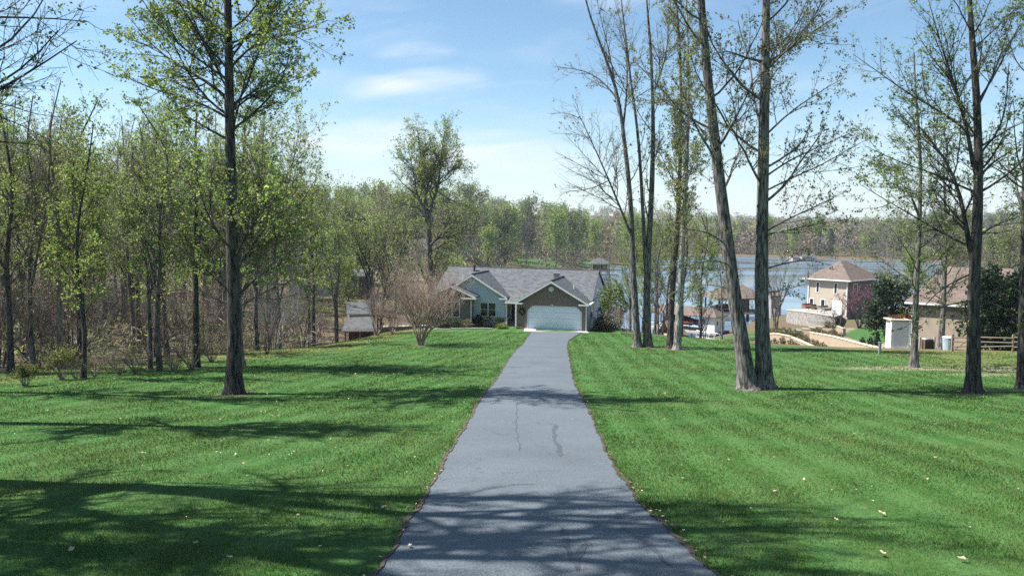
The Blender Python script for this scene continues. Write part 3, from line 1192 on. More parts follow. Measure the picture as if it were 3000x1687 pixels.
def stem_limbs(T, stems, n1, tr1, ang1, len1, up1, bk, l2=9, l3=9, len2=.42, len3=.36, leafkw=None, K1=9, wig=.10, azi=None, r1=.38,
               extra=None, sides=11, twig_min=.0045, ang2=(25, 55), up2=.04, up3=.02, l3seg=4):
    """stems: [(polyline, r0, r1)] in local metres; limbs, branches, twigs and leaves on them"""
    ex_P = []
    for st in stems:
        pl, r0, rt = st[:3]
        Pp = curve(pl, 22)
        Ls = np.linalg.norm(np.diff(Pp, axis=0), axis=1).sum()
        fl_ = st[3] if len(st) > 3 else .4
        R = trunk_radius(Ls, r0, rt, 22, flare=fl_)[None]
        sf = np.array([.08, .2, .4, .7]) / 1.0
        sf = sf[sf < Ls / 21 * .9]
        Pf = np.concatenate([Pp[:1], Pp[:1] + (Pp[1:2] - Pp[:1]) * (sf / (Ls / 21))[:, None], Pp[1:]])
        sa_ = np.concatenate([[0], sf, np.arange(1, 22) * Ls / 21])
        Rf = (r0 + (rt - r0) * (sa_ / Ls) ** .9) * (1 + fl_ * np.exp(-sa_ / .6) + fl_ * .7 * np.exp(-sa_ / .16))
        T.tubes('trunk', Pf[None], Rf[None], sides, bk, knobs=.035)
        P = Pp[None]
        Q1, R1, i1, t1 = T.spawn(P, R, n1 if np.isscalar(n1) else n1[len(ex_P)], tr1, ang1, len1, K1, wig, up1, r1, rmin=.012, azi=azi)
        ex_P.append((Q1, R1))
    if extra:
        for pl, r0, rt in extra:
            Pp = curve(pl, K1)
            ex_P.append((Pp[None], np.linspace(r0, rt, K1)[None]))
    Q1 = np.concatenate([a for a, b in ex_P])
    R1 = np.concatenate([b for a, b in ex_P])
    T.tubes('trunk', Q1, R1, 5, bk)
    L1 = np.linalg.norm(np.diff(Q1, axis=1), axis=2).sum(1)
    n2 = np.clip((l2 * L1 / max(L1.mean(), .1)).astype(int), 2, 3 * l2)
    Q2, R2, i2, t2 = T.spawn(Q1, R1, n2, (.15, 1.0), ang2, lambda i, t: L1[i] * len2 * (1.15 - .75 * t) * (.6 + .7 * T.rng.random(len(i))), 6, wig * 1.1, up2, .55, rmin=.007)
    T.tubes('crown', Q2, R2, 3, bk)
    L2 = np.linalg.norm(np.diff(Q2, axis=1), axis=2).sum(1)
    n3 = np.clip((l3 * L2 / max(L2.mean(), .05)).astype(int), 1, 3 * l3)
    Q3, R3, i3, t3 = T.spawn(Q2, R2, n3, (.12, 1.0), (22, 60), lambda i, t: np.maximum(L2[i] * len3, .18) * (1.1 - .6 * t) * (.6 + .8 * T.rng.random(len(i))), l3seg, wig * 1.3, up3, .6, rmin=twig_min)
    T.tubes('crown', Q3, R3, 3, bk)
    if leafkw:
        T.leaves('crown', Q3, **leafkw)
    return Q1, Q2, Q3


def poly_at(pix, Y, base, dys=None):
    """pixels of a trunk, all at the distance Y (+ dys), relative to base"""
    return [at(u, v, Y + (dys[i] if dys else 0)) - base for i, (u, v) in enumerate(pix)]


def ext_up(pl, top_z):
    """carry a trunk on above the frame to the height top_z (relative)"""
    a, b = np.array(pl[-2]), np.array(pl[-1])
    d = nrm(b - a)
    d[0] *= .5
    d[1] *= .5
    d = nrm(d)
    return list(pl) + [b + d * (top_z - b[2]) * .5, b + d * (top_z - b[2])]


def crown_len(Lm, lo=.45, top=.25):
    def f_(i, t):
        return Lm * np.interp(t, [0, .15, .45, .75, 1], [lo, .85, 1, .7, top]) * (0.75 + .5 * np.random.default_rng(len(t)).random(len(t)))
    return f_


def azi_flat(seed, k=.42):
    rg = np.random.default_rng(seed)
    return lambda i, t, j: rg.normal(size=(len(i), 3)) * np.array([1, k, 1])


# --- the tulip tree on the left lawn
g = ground(685, 1153)
tp = poly_at([(685, 1156), (688, 1000), (684, 850), (680, 700), (676, 500), (674, 340), (670, 180), (667, 0)], g[1], g)
T = Tree(11)
lim = []
for pix, dy, r in (([(674, 300), (640, 255), (560, 215), (490, 175), (430, 120), (385, 60)], .3, .075),
                   ([(674, 350), (600, 305), (520, 280), (440, 262), (370, 225)], -1.0, .05),
                   ([(676, 200), (705, 160), (770, 110), (870, 100), (960, 60)], -.8, .05),
                   ([(676, 330), (720, 290), (790, 250), (860, 240), (910, 215)], .9, .045),
                   ([(674, 110), (620, 60), (520, 10), (420, -40)], .8, .06),
                   ([(680, 690), (610, 640), (560, 560), (530, 480), (500, 400)], .5, .055),
                   ([(682, 735), (640, 690), (590, 590), (575, 500)], -.6, .045),
                   ([(686, 760), (720, 690), (760, 620), (800, 590), (850, 570)], -.8, .05),
                   ([(684, 800), (740, 720), (800, 640), (830, 540)], .9, .045),
                   ([(686, 870), (620, 800), (560, 760), (500, 740)], -.4, .035),
                   ([(686, 880), (740, 820), (790, 790), (860, 760)], .6, .035)):
    n_ = len(pix)
    lim.append((poly_at(pix, g[1], g, [dy * k for k in range(n_)]), r, .012))
stem_limbs(T, [(ext_up(tp, 23), .285, .05, .45)], 46, (.40, 1.0), (45, 70), crown_len(4.2), .10, BARK_DARK, l2=10, l3=10, extra=lim,
           azi=azi_flat(11, .28), leafkw=dict(per=7.5, size=.088, mats=[L_GREEN, L_LIME, L_OLIVE], wts=[.42, .48, .10], jitter=.05, shape=.75), r1=.30, sides=14, len2=.45)
place('tulip_tree', T.mesh('trunk', 'trunk'), T.mesh('crown', 'crown'),
      'tall dark-trunked tree with fresh green leaves standing alone on the left lawn', 'tree', g)

# --- twin-trunked tree on the right lawn
g = ground(2218, 1140)
T = Tree(12)
sa = poly_at([(2192, 1140), (2182, 1060), (2160, 930), (2135, 750), (2115, 580), (2095, 420), (2075, 250), (2062, 120), (2052, 0)], g[1], g)
sb = poly_at([(2240, 1140), (2236, 1040), (2228, 930), (2232, 760), (2234, 600), (2237, 420), (2240, 250), (2243, 120), (2245, 0)], g[1] + .15, g)
lim = []
for pix, dy, r in (([(2240, 190), (2290, 160), (2340, 125), (2400, 80), (2480, 30)], .4, .075),
                   ([(2232, 180), (2180, 170), (2130, 145), (2090, 160)], -.6, .06),
                   ([(2240, 210), (2290, 160), (2350, 110), (2390, 40)], -.9, .055),
                   ([(2240, 400), (2310, 330), (2400, 270), (2470, 230)], .7, .045),
                   ([(2240, 520), (2310, 470), (2400, 430), (2490, 390)], -.5, .045),
                   ([(2242, 560), (2320, 520), (2420, 480), (2510, 420), (2560, 400)], .4, .04),
                   ([(2240, 680), (2310, 640), (2400, 600), (2480, 560)], .8, .045),
                   ([(2240, 690), (2300, 675), (2400, 655), (2500, 640)], -.8, .04),
                   ([(2236, 790), (2300, 770), (2370, 760), (2430, 775)], .3, .04),
                   ([(2234, 860), (2290, 850), (2370, 830)], .6, .03),
                   ([(2095, 430), (2050, 370), (1990, 320), (1920, 270)], .5, .05),
                   ([(2130, 720), (2080, 680), (2010, 670), (1960, 665)], -.7, .04),
                   ([(2150, 850), (2090, 830), (2010, 840), (1950, 870)], .5, .035),
                   ([(2145, 780), (2100, 760), (2040, 770), (1990, 790)], -.8, .03)):
    lim.append((poly_at(pix, g[1], g, [dy * k for k in range(len(pix))]), r, .01))
stem_limbs(T, [(ext_up(sa, 25), .33, .06, .55), (ext_up(sb, 26), .33, .06, .5)], [20, 26], (.28, 1.0), (45, 72), crown_len(4.8, .7), .10, BARK_GREY, l2=8, l3=9,
           extra=lim, azi=azi_flat(12), leafkw=dict(per=5.0, size=.088, mats=[L_OLIVE, L_BRONZE, L_GREEN], wts=[.5, .25, .25], jitter=.05, droop=1.2, shape=.6), r1=.26, sides=14, len2=.45)
place('twin_trunk_tree', T.mesh('trunk', 'trunk'), T.mesh('crown', 'crown'),
      'big tree forking into two grey trunks just above the right lawn', 'tree', g)

# --- tree to the right of it, with a broken-topped leader
g = ground(2851, 1149)
T = Tree(13)
sa = poly_at([(2851, 1150), (2853, 1000), (2851, 860), (2856, 760), (2866, 640), (2868, 500), (2866, 400), (2862, 300), (2855, 190), (2845, 80), (2838, 0)], g[1], g)
lim = []
for pix, dy, r in (([(2850, 770), (2832, 700), (2826, 620), (2806, 530), (2762, 445), (2700, 380), (2640, 310)], .2, .12),
                   ([(2850, 480), (2835, 380), (2800, 260), (2755, 130), (2720, 0)], -.5, .09),
                   ([(2850, 400), (2810, 360), (2750, 320), (2680, 290), (2600, 230), (2500, 160)], .5, .06),
                   ([(2850, 560), (2800, 540), (2720, 500), (2640, 480), (2540, 430)], -.9, .05),
                   ([(2870, 520), (2900, 480), (2950, 450), (2998, 420)], .6, .06),
                   ([(2872, 430), (2920, 400), (2970, 370), (3020, 350)], -.6, .05),
                   ([(2870, 300), (2920, 200), (2950, 100), (2980, 0)], .5, .05),
                   ([(2835, 720), (2770, 690), (2690, 640), (2600, 590), (2520, 540)], .8, .05),
                   ([(2858, 700), (2910, 660), (2970, 640), (3020, 620)], -.7, .05),
                   ([(2852, 880), (2780, 890), (2700, 920), (2650, 960)], -.5, .035),
                   ([(2852, 800), (2800, 820), (2740, 860), (2690, 920)], .5, .04),
                   ([(2858, 880), (2920, 890), (2970, 920), (3010, 960)], -.4, .03)):
    lim.append((poly_at(pix, g[1], g, [dy * k for k in range(len(pix))]), r, .01))
stem_limbs(T, [(ext_up(sa, 21), .27, .04, .4)], 22, (.36, 1.0), (40, 66), crown_len(3.8, .8), .11, BARK_DARK, l2=9, l3=9, extra=lim,
           azi=azi_flat(13), leafkw=dict(per=3.6, size=.085, mats=[L_GREEN, L_OLIVE, L_LIME], wts=[.4, .3, .3], jitter=.05, shape=.7), r1=.30, sides=14, len2=.45)
place('branching_tree', T.mesh('trunk', 'trunk'), T.mesh('crown', 'crown'),
      'dark spreading tree with a broken-topped leader near the right edge of the lawn', 'tree', g)


# --- the trees beside the drive near the house
def row_tree(name, label, pix, r0, top, seed, bk, lims=(), n1=22, leaf=None, lm=3.0, tr=(.3, 1.0), l2=8, l3=8, per=1.6, size=.13, up=.16, ang=(25, 50), Y=None, more=(), base=None):
    g = ground(*(base or pix[0]))
    Yd = g[1] if Y is None else Y
    T = Tree(seed)
    st = [(ext_up(poly_at(pix, Yd, g), top), r0, .035, .35)]
    for pl, rr_, tp_ in more:
        st.append((ext_up(poly_at(pl, Yd, g), tp_), rr_, .03, .0))
    lim = [(poly_at(p, Yd, g, [dy * k for k in range(len(p))]), r, .012) for p, dy, r in lims]
    lk_ = leaf or ([L_OLIVE, L_LIME, L_CATKIN], [.4, .3, .3])
    stem_limbs(T, st, n1, tr, ang, crown_len(lm, .6), up, bk, l2=l2, l3=l3, extra=lim,
               leafkw=dict(per=per, size=size, mats=lk_[0], wts=lk_[1], jitter=.07, shape=.65, droop=.4), r1=.3, sides=11, twig_min=.007)
    return place(name, T.mesh('trunk', 'trunk'), T.mesh('crown', 'crown'), label, 'tree', g)


row_tree('shade_tree', 'many-limbed tree with bare left branches, nearest the drive in the right clump',
         [(1868, 1017), (1863, 920), (1855, 815), (1850, 677), (1850, 604), (1838, 483), (1825, 387), (1816, 290), (1792, 213), (1758, 130), (1719, 29)], .27, 27, 21, BARK_GREY,
         lims=(([(1850, 690), (1838, 660), (1782, 522), (1743, 435), (1705, 353), (1680, 304)], -.4, .10), ([(1816, 300), (1770, 240), (1720, 205), (1660, 200), (1620, 195)], .5, .07),
               ([(1705, 350), (1660, 330), (1610, 335)], .2, .03), ([(1782, 530), (1730, 555), (1670, 560), (1640, 565)], -.6, .04), ([(1825, 380), (1840, 250), (1835, 120), (1800, 0)], .4, .09),
               ([(1800, 230), (1780, 130), (1760, 60), (1745, -20)], -.4, .05)),
         n1=16, leaf=([L_BRONZE, L_OLIVE], [.6, .4]), per=.5, l2=9, l3=8, lm=2.8, tr=(.42, 1))
row_tree('shade_tree', 'straight grey tree second from the drive in the right clump, stems forking high',
         [(1899, 1017), (1893, 930), (1895, 843), (1900, 720), (1908, 600), (1910, 532), (1915, 387), (1912, 290), (1908, 145), (1893, 0)], .29, 28, 22, BARK_GREY,
         more=[([(1893, 800), (1886, 677), (1879, 532), (1871, 411), (1859, 314), (1845, 217), (1835, 121), (1821, 24)], .16, 27)],
         lims=(([(1912, 280), (1935, 220), (1955, 150), (1965, 0)], .4, .08),), n1=14, per=1.0, leaf=([L_LIME, L_OLIVE, L_CATKIN], [.45, .3, .25]), lm=2.6)
row_tree('shade_tree', 'dark straight tree third from the drive in the right clump',
         [(1963, 1021), (1966, 900), (1975, 780), (1985, 677), (1992, 483), (1997, 290), (1990, 100), (1980, 0)], .24, 26, 23, BARK_DARK,
         n1=26, leaf=([L_CATKIN, L_LIME, L_OLIVE], [.45, .35, .2]), per=5, size=.115, lm=3.2)
row_tree('shade_tree', 'pale-barked straight tree at the right end of the clump beside the drive',
         [(1984, 1024), (1990, 900), (1997, 780), (2003, 640), (2012, 483), (2018, 290), (2015, 130), (2010, 0)], .25, 25, 24, BARK_PALE,
         n1=26, leaf=([L_GREEN, L_CATKIN, L_LIME], [.35, .35, .3]), per=5, size=.11, lm=3.2)
row_tree('lawn_tree', 'slender grey tree in the bare patch before the tan house',
         [(2678, 1076), (2680, 1000), (2682, 880), (2688, 780), (2694, 650), (2698, 500), (2692, 380), (2680, 250)], .20, 17, 25, BARK_GREY,
         n1=38, leaf=([L_OLIVE, L_GREEN, L_LIME], [.4, .4, .2]), per=3.6, size=.10, lm=3.6, tr=(.22, 1), ang=(45, 75), up=.06)
row_tree('lawn_tree', 'grey tree touching the tan stucco wall, beside the blue-grey bin',
         [(2757, 1024), (2760, 960), (2765, 880), (2768, 780), (2772, 680), (2765, 520)], .24, 15, 26, BARK_GREY,
         n1=34, leaf=([L_OLIVE, L_GREEN], [.6, .4]), per=2.6, size=.10, lm=3.6, tr=(.24, 1), ang=(40, 70), up=.08, l2=7, l3=7)
row_tree('lawn_tree', 'dark trunk cut by the right edge of the picture',
         [(2996, 1140), (2997, 1000), (3000, 800), (3004, 600), (3006, 400), (3010, 200)], .22, 19, 27, BARK_DARK,
         n1=26, leaf=([L_OLIVE, L_GREEN, L_LIME], [.4, .4, .2]), per=2.0, size=.11, lm=3.6, tr=(.35, 1), ang=(50, 75), up=.05)

# broad light green tree behind the tulip tree
row_tree('lawn_edge_tree', 'pale green tree right of the lone tulip tree, at the wood edge by the redbud',
         [(816, 1022), (812, 940), (805, 850), (800, 740), (790, 620), (775, 480), (760, 360)], .26, 16.5, 28, BARK_TAN,
         lims=(([(803, 800), (860, 720), (940, 640), (1000, 580)], .6, .07), ([(800, 760), (740, 660), (700, 540), (690, 430)], -.5, .06), ([(795, 700), (850, 580), (890, 470), (900, 380)], .3, .06),
               ([(805, 860), (880, 800), (960, 740), (1020, 690)], -.6, .05)),
         n1=34, leaf=([L_LIME, L_GREEN, L_OLIVE], [.5, .35, .15]), per=8.0, size=.115, lm=4.6, tr=(.22, 1), ang=(30, 60), up=.14, l2=9, l3=8)


g = at(700, 1075, 40.0)
g[2] = float(h(g[0], g[1]))
T = Tree(29)
lim = []
for px, dy, r in (([(700, 880), (740, 790), (790, 700), (830, 600), (860, 480), (880, 360)], .4, .09), ([(705, 860), (760, 800), (840, 740), (920, 690), (1000, 640)], -.5, .08), ([(700, 900), (780, 850), (880, 810), (960, 800)], .6, .06),
                  ([(702, 840), (745, 700), (765, 560), (770, 430), (775, 300)], -.2, .09), ([(700, 820), (800, 700), (880, 600), (940, 500)], .2, .07), ([(690, 880), (640, 800), (590, 700), (560, 600), (530, 480)], .4, .08),
                  ([(690, 860), (620, 790), (540, 730), (470, 690)], -.6, .06), ([(688, 900), (600, 860), (520, 850), (440, 870)], .5, .05), ([(692, 830), (660, 700), (630, 560), (600, 430)], -.4, .08)):
    lim.append((poly_at(px, g[1], g, [dy * k for k in range(len(px))]), r, .012))
stem_limbs(T, [(poly_at([(700, 1075), (699, 960), (697, 860), (700, 700), (708, 560), (715, 420), (720, 330)], g[1], g), .24, .03, .4)], 22, (.3, 1.0), (25, 55), crown_len(3.6, .7), .12, BARK_TAN, l2=11, l3=10, extra=lim,
           leafkw=dict(per=6.5, size=.10, mats=[L_LIME, L_GREEN, L_OLIVE], wts=[.6, .3, .1], jitter=.06, shape=.75), len2=.5)
place('lawn_edge_tree', T.mesh('trunk', 'trunk'), T.mesh('crown', 'crown'), 'broad low-forking lime green tree standing directly behind the lone dark-trunked tree', 'tree', g)


# big tree behind the house
def big_tree():
    Y = 99.0
    b0 = at(1262, 930, Y)
    g = np.array([b0[0], Y, float(h(b0[0], Y))])
    T = Tree(31)

    def P(px):
        return poly_at(px, Y, g)
    trunk = [np.array([0, 0, -.3])] + P([(1262, 860), (1259, 760), (1256, 690), (1255, 640)])
    st = [(trunk, .52, .36, .3),
          (P([(1255, 650), (1248, 600), (1240, 530), (1234, 470), (1228, 420), (1222, 378)]), .30, .03, 0),
          (P([(1256, 650), (1265, 600), (1283, 550), (1290, 490), (1295, 440), (1302, 385)]), .28, .03, 0),
          (P([(1254, 690), (1247, 620), (1222, 570), (1210, 500), (1195, 430)]), .24, .03, 0)]
    lim = []
    for px, dy, r in (([(1256, 700), (1230, 680), (1200, 672), (1165, 670)], 1.5, .14), ([(1256, 720), (1285, 700), (1320, 640), (1345, 590)], -1.5, .16), ([(1256, 640), (1215, 625), (1175, 610), (1130, 618)], 1., .13),
                      ([(1258, 740), (1290, 722), (1320, 700), (1355, 720)], -1., .12), ([(1258, 735), (1230, 725), (1205, 715)], 1, .09), ([(1285, 540), (1320, 500), (1345, 470), (1375, 500)], 1.2, .09),
                      ([(1290, 480), (1330, 450), (1350, 420)], -1, .07), ([(1222, 570), (1180, 540), (1150, 500)], -1.2, .09), ([(1282, 560), (1320, 590), (1360, 600), (1390, 620)], 1.4, .08)):
        lim.append((poly_at(px, Y, g, [dy * k for k in range(len(px))]), r, .03))
    stem_limbs(T, st, [6, 22, 22, 20], (.2, 1), (28, 62), lambda i, t: 4.1 * (1.15 - .6 * t) * (.7 + .6 * T.rng.random(len(t))), .10, BARK_GREY, l2=10, l3=8, extra=lim,
               leafkw=dict(per=3.2, size=.17, mats=[L_LIME, L_OLIVE, L_GREEN], wts=[.8, .05, .15], jitter=.22, shape=.7), len2=.5, len3=.5, twig_min=.014, r1=.5)
    place('large_tree', T.mesh('trunk', 'trunk'), T.mesh('crown', 'crown'), 'tall round-crowned tree rising behind the left end of the grey-roofed house', 'tree', g)


big_tree()


# multi-stemmed tree left of it, bare crape myrtles on the lawn
def many_stems(name, label, cat, base, hgt, spread, ns, seed, bk, leaf=None, group=None, r0=.045, lv=(3, 4, 4), scale_t=.004, low=0.0, per=1.0, size=.05):
    T = Tree(seed)
    rng = T.rng
    P = []
    for k in range(ns):
        a = 2 * np.pi * (k + rng.random() * .6) / ns
        q = spread * (0.25 + .75 * rng.random())
        top = np.array([math.cos(a) * q, math.sin(a) * q, hgt * (.5 + .2 * rng.random())])
        b = np.array([math.cos(a) * .14, math.sin(a) * .14, -.05]) * (1 if hgt > 2 else .4)
        mid = b * .4 + top * .6 * np.array([.75, .75, .85])
        P.append(curve([b, b * 1.8 + np.array([0, 0, hgt * .12]), mid, top], 9))
    P = np.array(P) + rng.normal(size=(ns, 9, 3)) * .012 * hgt * np.linspace(0, 1, 9)[None, :, None]
    R = r0 * (.7 + .6 * rng.random(ns))[:, None] * np.linspace(1.2, .42, 9)[None]
    T.tubes('trunk', P, R, 6, bk, knobs=.04)
    Q1, R1, _, _ = T.spawn(P, R, lv[0], (.35, 1.0), (14, 38), hgt * .32, 6, .07, .16, .7, rmin=r0 * .2)
    T.tubes('crown', Q1, R1, 4, bk)
    Q2, R2, _, _ = T.spawn(Q1, R1, lv[1], (.25, 1.0), (15, 42), hgt * .2, 5, .08, .14, .7, rmin=r0 * .13)
    T.tubes('crown', Q2, R2, 3, bk)
    Q3, R3, _, _ = T.spawn(Q2, R2, lv[2], (.2, 1.0), (15, 45), hgt * .12, 4, .08, .12, .7, rmin=r0 * .09)
    T.tubes('crown', Q3, R3, 3, bk)
    if leaf:
        T.leaves('crown', Q3, per, size, leaf[0], leaf[1], jitter=hgt * .012)
    return T.mesh('trunk', 'trunk'), T.mesh('crown', 'crown')


g = ground(1232, 1011)
a, b = many_stems('', '', '', g, 5.6, 2.7, 20, 41, BARK_RED, r0=.045, lv=(6, 6, 5))
place('crape_myrtle', a, b, 'large bare vase-shaped crape myrtle with reddish stems on the left lawn', 'tree', g)
a, b = many_stems('', '', '', g, 3.9, 1.6, 10, 42, BARK_RED, r0=.04, lv=(4, 5, 5))
for (u, v, sc, lab) in ((1104, 983, 1.0, 'smaller bare crape myrtle behind and left of the large one'), (1150, 978, .7, 'low bare crape myrtle between the two larger ones'),
                        (840, 1002, .85, 'bare twiggy shrub on the wood edge left of the grey pavilion roof'), (935, 992, .8, 'bare grey shrub at the lawn crest just left of the pavilion')):
    g = ground(u, v)
    place('crape_myrtle' if 'myrtle' in lab else 'bare_shrub', a, b, lab, 'tree' if 'myrtle' in lab else 'shrub', g, random.uniform(0, 6), None, sc)

a, b = many_stems('', '', '', g, 15.0, 4.0, 5, 43, BARK_DARK, leaf=([L_LIME, L_OLIVE], [.7, .3]), r0=.10, lv=(5, 5, 5), per=3, size=.18)
p = at(1110, 870, 84)
place('multi_stem_tree', a, b, 'thin multi-stemmed tree above the smaller crape myrtle', 'tree', (p[0], 84, float(h(p[0], 84)) - .1), 0.4)

# redbud, shrubs at the lawn's left edge
a, b = many_stems('', '', '', g, 1.9, .7, 4, 44, BARK_DARK, leaf=([L_PINK, L_ROSE], [.8, .2]), r0=.03, lv=(4, 4, 3), per=2.2, size=.06)
g = ground(783, 1038)
place('redbud', a, b, 'small pink-flowering redbud on the crest of the left lawn', 'tree', g)
a, b = many_stems('', '', '', g, 1.05, .55, 14, 45, BARK_TAN, leaf=([L_YSHRUB, L_SHRUB], [.7, .3]), r0=.012, lv=(3, 3, 3), per=3.5, size=.07)
g = ground(183, 1112)
place('shrub', a, b, 'loose yellow-green shrub in the rough grass before the left wood', 'shrub', g, 0, None, 1.25)
a, b = many_stems('', '', '', g, .8, .42, 14, 46, BARK_TAN, leaf=([L_SHRUB, L_YSHRUB], [.6, .4]), r0=.012, lv=(3, 3, 3), per=5, size=.06)
g = ground(74, 1131)
place('shrub', a, b, 'small round green shrub nearest the left edge of the picture', 'shrub', g, 0, None, 1.05)
a, b = many_stems('', '', '', g, 1.4, .8, 16, 47, BARK_TAN, leaf=([L_TAN, L_OLIVE], [.5, .5]), r0=.012, lv=(3, 3, 3), per=.8, size=.05)
for u, v, sc, lab in ((222, 1108, .7, 'low rusty bare bush at the foot of the thin left trunk'), (278, 1103, .9, 'wispy bare bush on the rough grass before the left wood'), (350, 1098, 1.0, 'pale bare thicket bush between two left trunks'),
                      (398, 1095, 1.1, 'bare bush left of the leaning dark trunk'), (510, 1090, 1.0, 'bare bush right of the leaning dark trunk'), (560, 1082, 1.5, 'dark dense bush before the trunk left of the tulip tree'), (620, 1060, 1.2, 'bare bush beside the lone tulip tree trunk at the wood edge')):
    place('bush', a, b, lab, 'shrub', ground(u, v), random.uniform(0, 6), 'bushes along the wood edge', sc)


# --- woodland trees on the left
def wood_proto(seed, H, r, lm, bk, leaf, per, size, tr=(.3, 1.0), n1=30, ang=(30, 58), up=.12, l2=6, l3=7, bend=.5, fork=False):
    T = Tree(seed)
    rng = T.rng
    pl = [np.array([rng.normal() * bend * k / 5, rng.normal() * bend * k / 5, H * k / 5.0]) for k in range(6)]
    pl[0] = np.array([0, 0, -.25])
    st = [(pl, r, .03, .35)]
    n = n1
    if fork:
        b0 = pl[1] * .6 + pl[2] * .4
        a = rng.random() * 6.28
        o = np.array([math.cos(a), math.sin(a), 0])
        st.append(([b0, b0 + o * .8 + np.array([0, 0, H * .15]), b0 + o * 1.8 + np.array([0, 0, H * .35]), b0 + o * 2.2 + np.array([0, 0, H * .55])], r * .6, .03, 0))
        n = [n1, n1 // 2]
    stem_limbs(T, st, n, tr, ang, crown_len(lm, .6), up, bk, l2=l2, l3=l3, leafkw=dict(per=per, size=size, mats=leaf[0], wts=leaf[1], jitter=.12, shape=.7), r1=.32, sides=8, twig_min=.011, l3seg=3, K1=7)
    return T.mesh('trunk', 'trunk'), T.mesh('crown', 'crown')


WH_ = [21.0, 20.0, 22.0, 18.0, 16.0]
WOODS = [
    (wood_proto(101, 20, .26, 4.2, BARK_DARK, ([L_LIME, L_GREEN], [.75, .25]), 5.0, .125), 'woodland tree with a light lime green crown in the left wood', 'lime green woodland trees'),
    (wood_proto(102, 19, .22, 3.6, BARK_GREY, ([L_GREEN, L_LIME, L_OLIVE], [.4, .35, .25]), 4.4, .115, fork=True), 'forked woodland tree with mid green young leaves in the left wood', 'forked green woodland trees'),
    (wood_proto(103, 21, .24, 3.4, BARK_TAN, ([L_TAN, L_OLIVE], [.5, .5]), 2.2, .10, l3=9), 'bare brownish woodland tree with only buds in the left wood', 'bare brown woodland trees'),
    (wood_proto(104, 17, .18, 3.0, BARK_GREY, ([L_GREY, L_OLIVE], [.7, .3]), .7, .12, l3=9, fork=True), 'grey leafless twiggy tree in the left wood', 'grey leafless woodland trees'),
    (wood_proto(105, 15, .17, 3.6, BARK_DARK, ([L_LIME, L_YSHRUB, L_GREEN], [.6, .15, .25]), 6.0, .125, tr=(.2, 1)), 'smaller bright yellow-green tree in the left wood', 'yellow-green smaller woodland trees'),
]
SAP = [
    (many_stems('', '', '', None, 5.5, 2.2, 7, 111, BARK_PALE, leaf=([L_GREY, L_OLIVE], [.5, .5]), r0=.035, lv=(5, 5, 4), per=.35, size=.09), 'pale bare sapling thicket in the understory of the left wood', 'pale bare saplings'),
    (many_stems('', '', '', None, 4.5, 2.4, 8, 112, BARK_TAN, leaf=([L_TAN, L_ROSE], [.6, .4]), r0=.03, lv=(5, 5, 4), per=.8, size=.09), 'brownish bare understory thicket in the left wood', 'brown bare saplings'),
    (many_stems('', '', '', None, 5.0, 2.0, 6, 113, BARK_GREY, leaf=([L_LIME, L_SHRUB], [.6, .4]), r0=.03, lv=(4, 5, 4), per=1.0, size=.11), 'understory sapling with a few green leaves in the left wood', 'green-flecked saplings'),
]


def on_ground(x, y, dz=-.05):
    return (x, y, float(h(x, y)) + dz)


# named trunks that stand at the edge of the wood
for u, v, pr, sc, rz, lab in ((31, 1090, 0, 1.05, .3, 'thick dark trunk at the wood edge nearest the left picture edge'), (97, 1080, 3, 1.0, 1.2, 'clump of grey stems second along the wood edge from the left'),
                              (174, 1080, 2, 1.0, 2.2, 'dark trunk third along the wood edge, behind the yellow-green shrub'), (244, 1107, 4, .95, 0.9, 'thin dark trunk standing forward of the wood by the rusty bush'),
                              (468, 1086, 1, 1.05, 4.1, 'leaning dark trunk forking low, at the wood edge left of the tulip tree'), (575, 1076, 0, 1.1, 5.0, 'dark trunk behind the dense bush, left of the tulip tree'),
                              (440, 1082, 3, .8, 2.9, 'thin pale trunk beside the leaning dark one')):
    (a, b), l0, g0 = WOODS[pr]
    g_ = ground(u, v)
    vt = {31: 230, 97: 250, 174: 215, 244: 330, 468: 265, 575: 215, 655: 300, 440: 330}[u]
    place('woodland_tree', a, b, lab, 'tree', g_, rz, 'trees at the edge of the left wood', (CAMZ + (664 - vt) / F_PX * g_[1] - g_[2]) / WH_[pr])

rw = random.Random(19)
pts = []
tries = 0
while len(pts) < 132 and tries < 9000:
    tries += 1
    y = rw.uniform(36, 150)
    x = rw.uniform(-.80 * y - 4, -9)
    le_ = float(edge_left(min(y, 80)))
    if x > le_ - 2.0:
        continue
    u_ = 1500 + F_PX * x / y
    if u_ > 1010 and y > 60 or u_ > 930 and y > 88:
        continue
    if u_ > 800 and 78 < y:
        if rw.random() < .75:
            continue
    if any((x - a_) ** 2 + (y - b_) ** 2 < (2.2 + y * .018) ** 2 for a_, b_ in pts):
        continue
    pts.append((x, y))
for x, y in pts:
    k = rw.choices(range(5), [.26, .2, .24, .16, .14])[0]
    (a, b), lab, gr = WOODS[k]
    u_ = 1500 + F_PX * x / y
    vt = np.interp(u_, [0, 250, 600, 850, 1000], [250, 275, 290, 420, 560]) + rw.uniform(-35, 130)
    H_ = CAMZ + (664 - vt) / F_PX * y - float(h(x, y))
    s_ = min(H_ / WH_[k], 1.25)
    sfx = 'left of the leaning dark trunk' if u_ < 440 else 'between leaning trunk and lone tree' if u_ < 660 else 'right of the lone tree'
    place('woodland_tree', a, b, lab.replace('in the left wood', sfx), 'tree', on_ground(x, y), rw.uniform(0, 6.28), gr + ' ' + sfx, s_)
n_s = 0
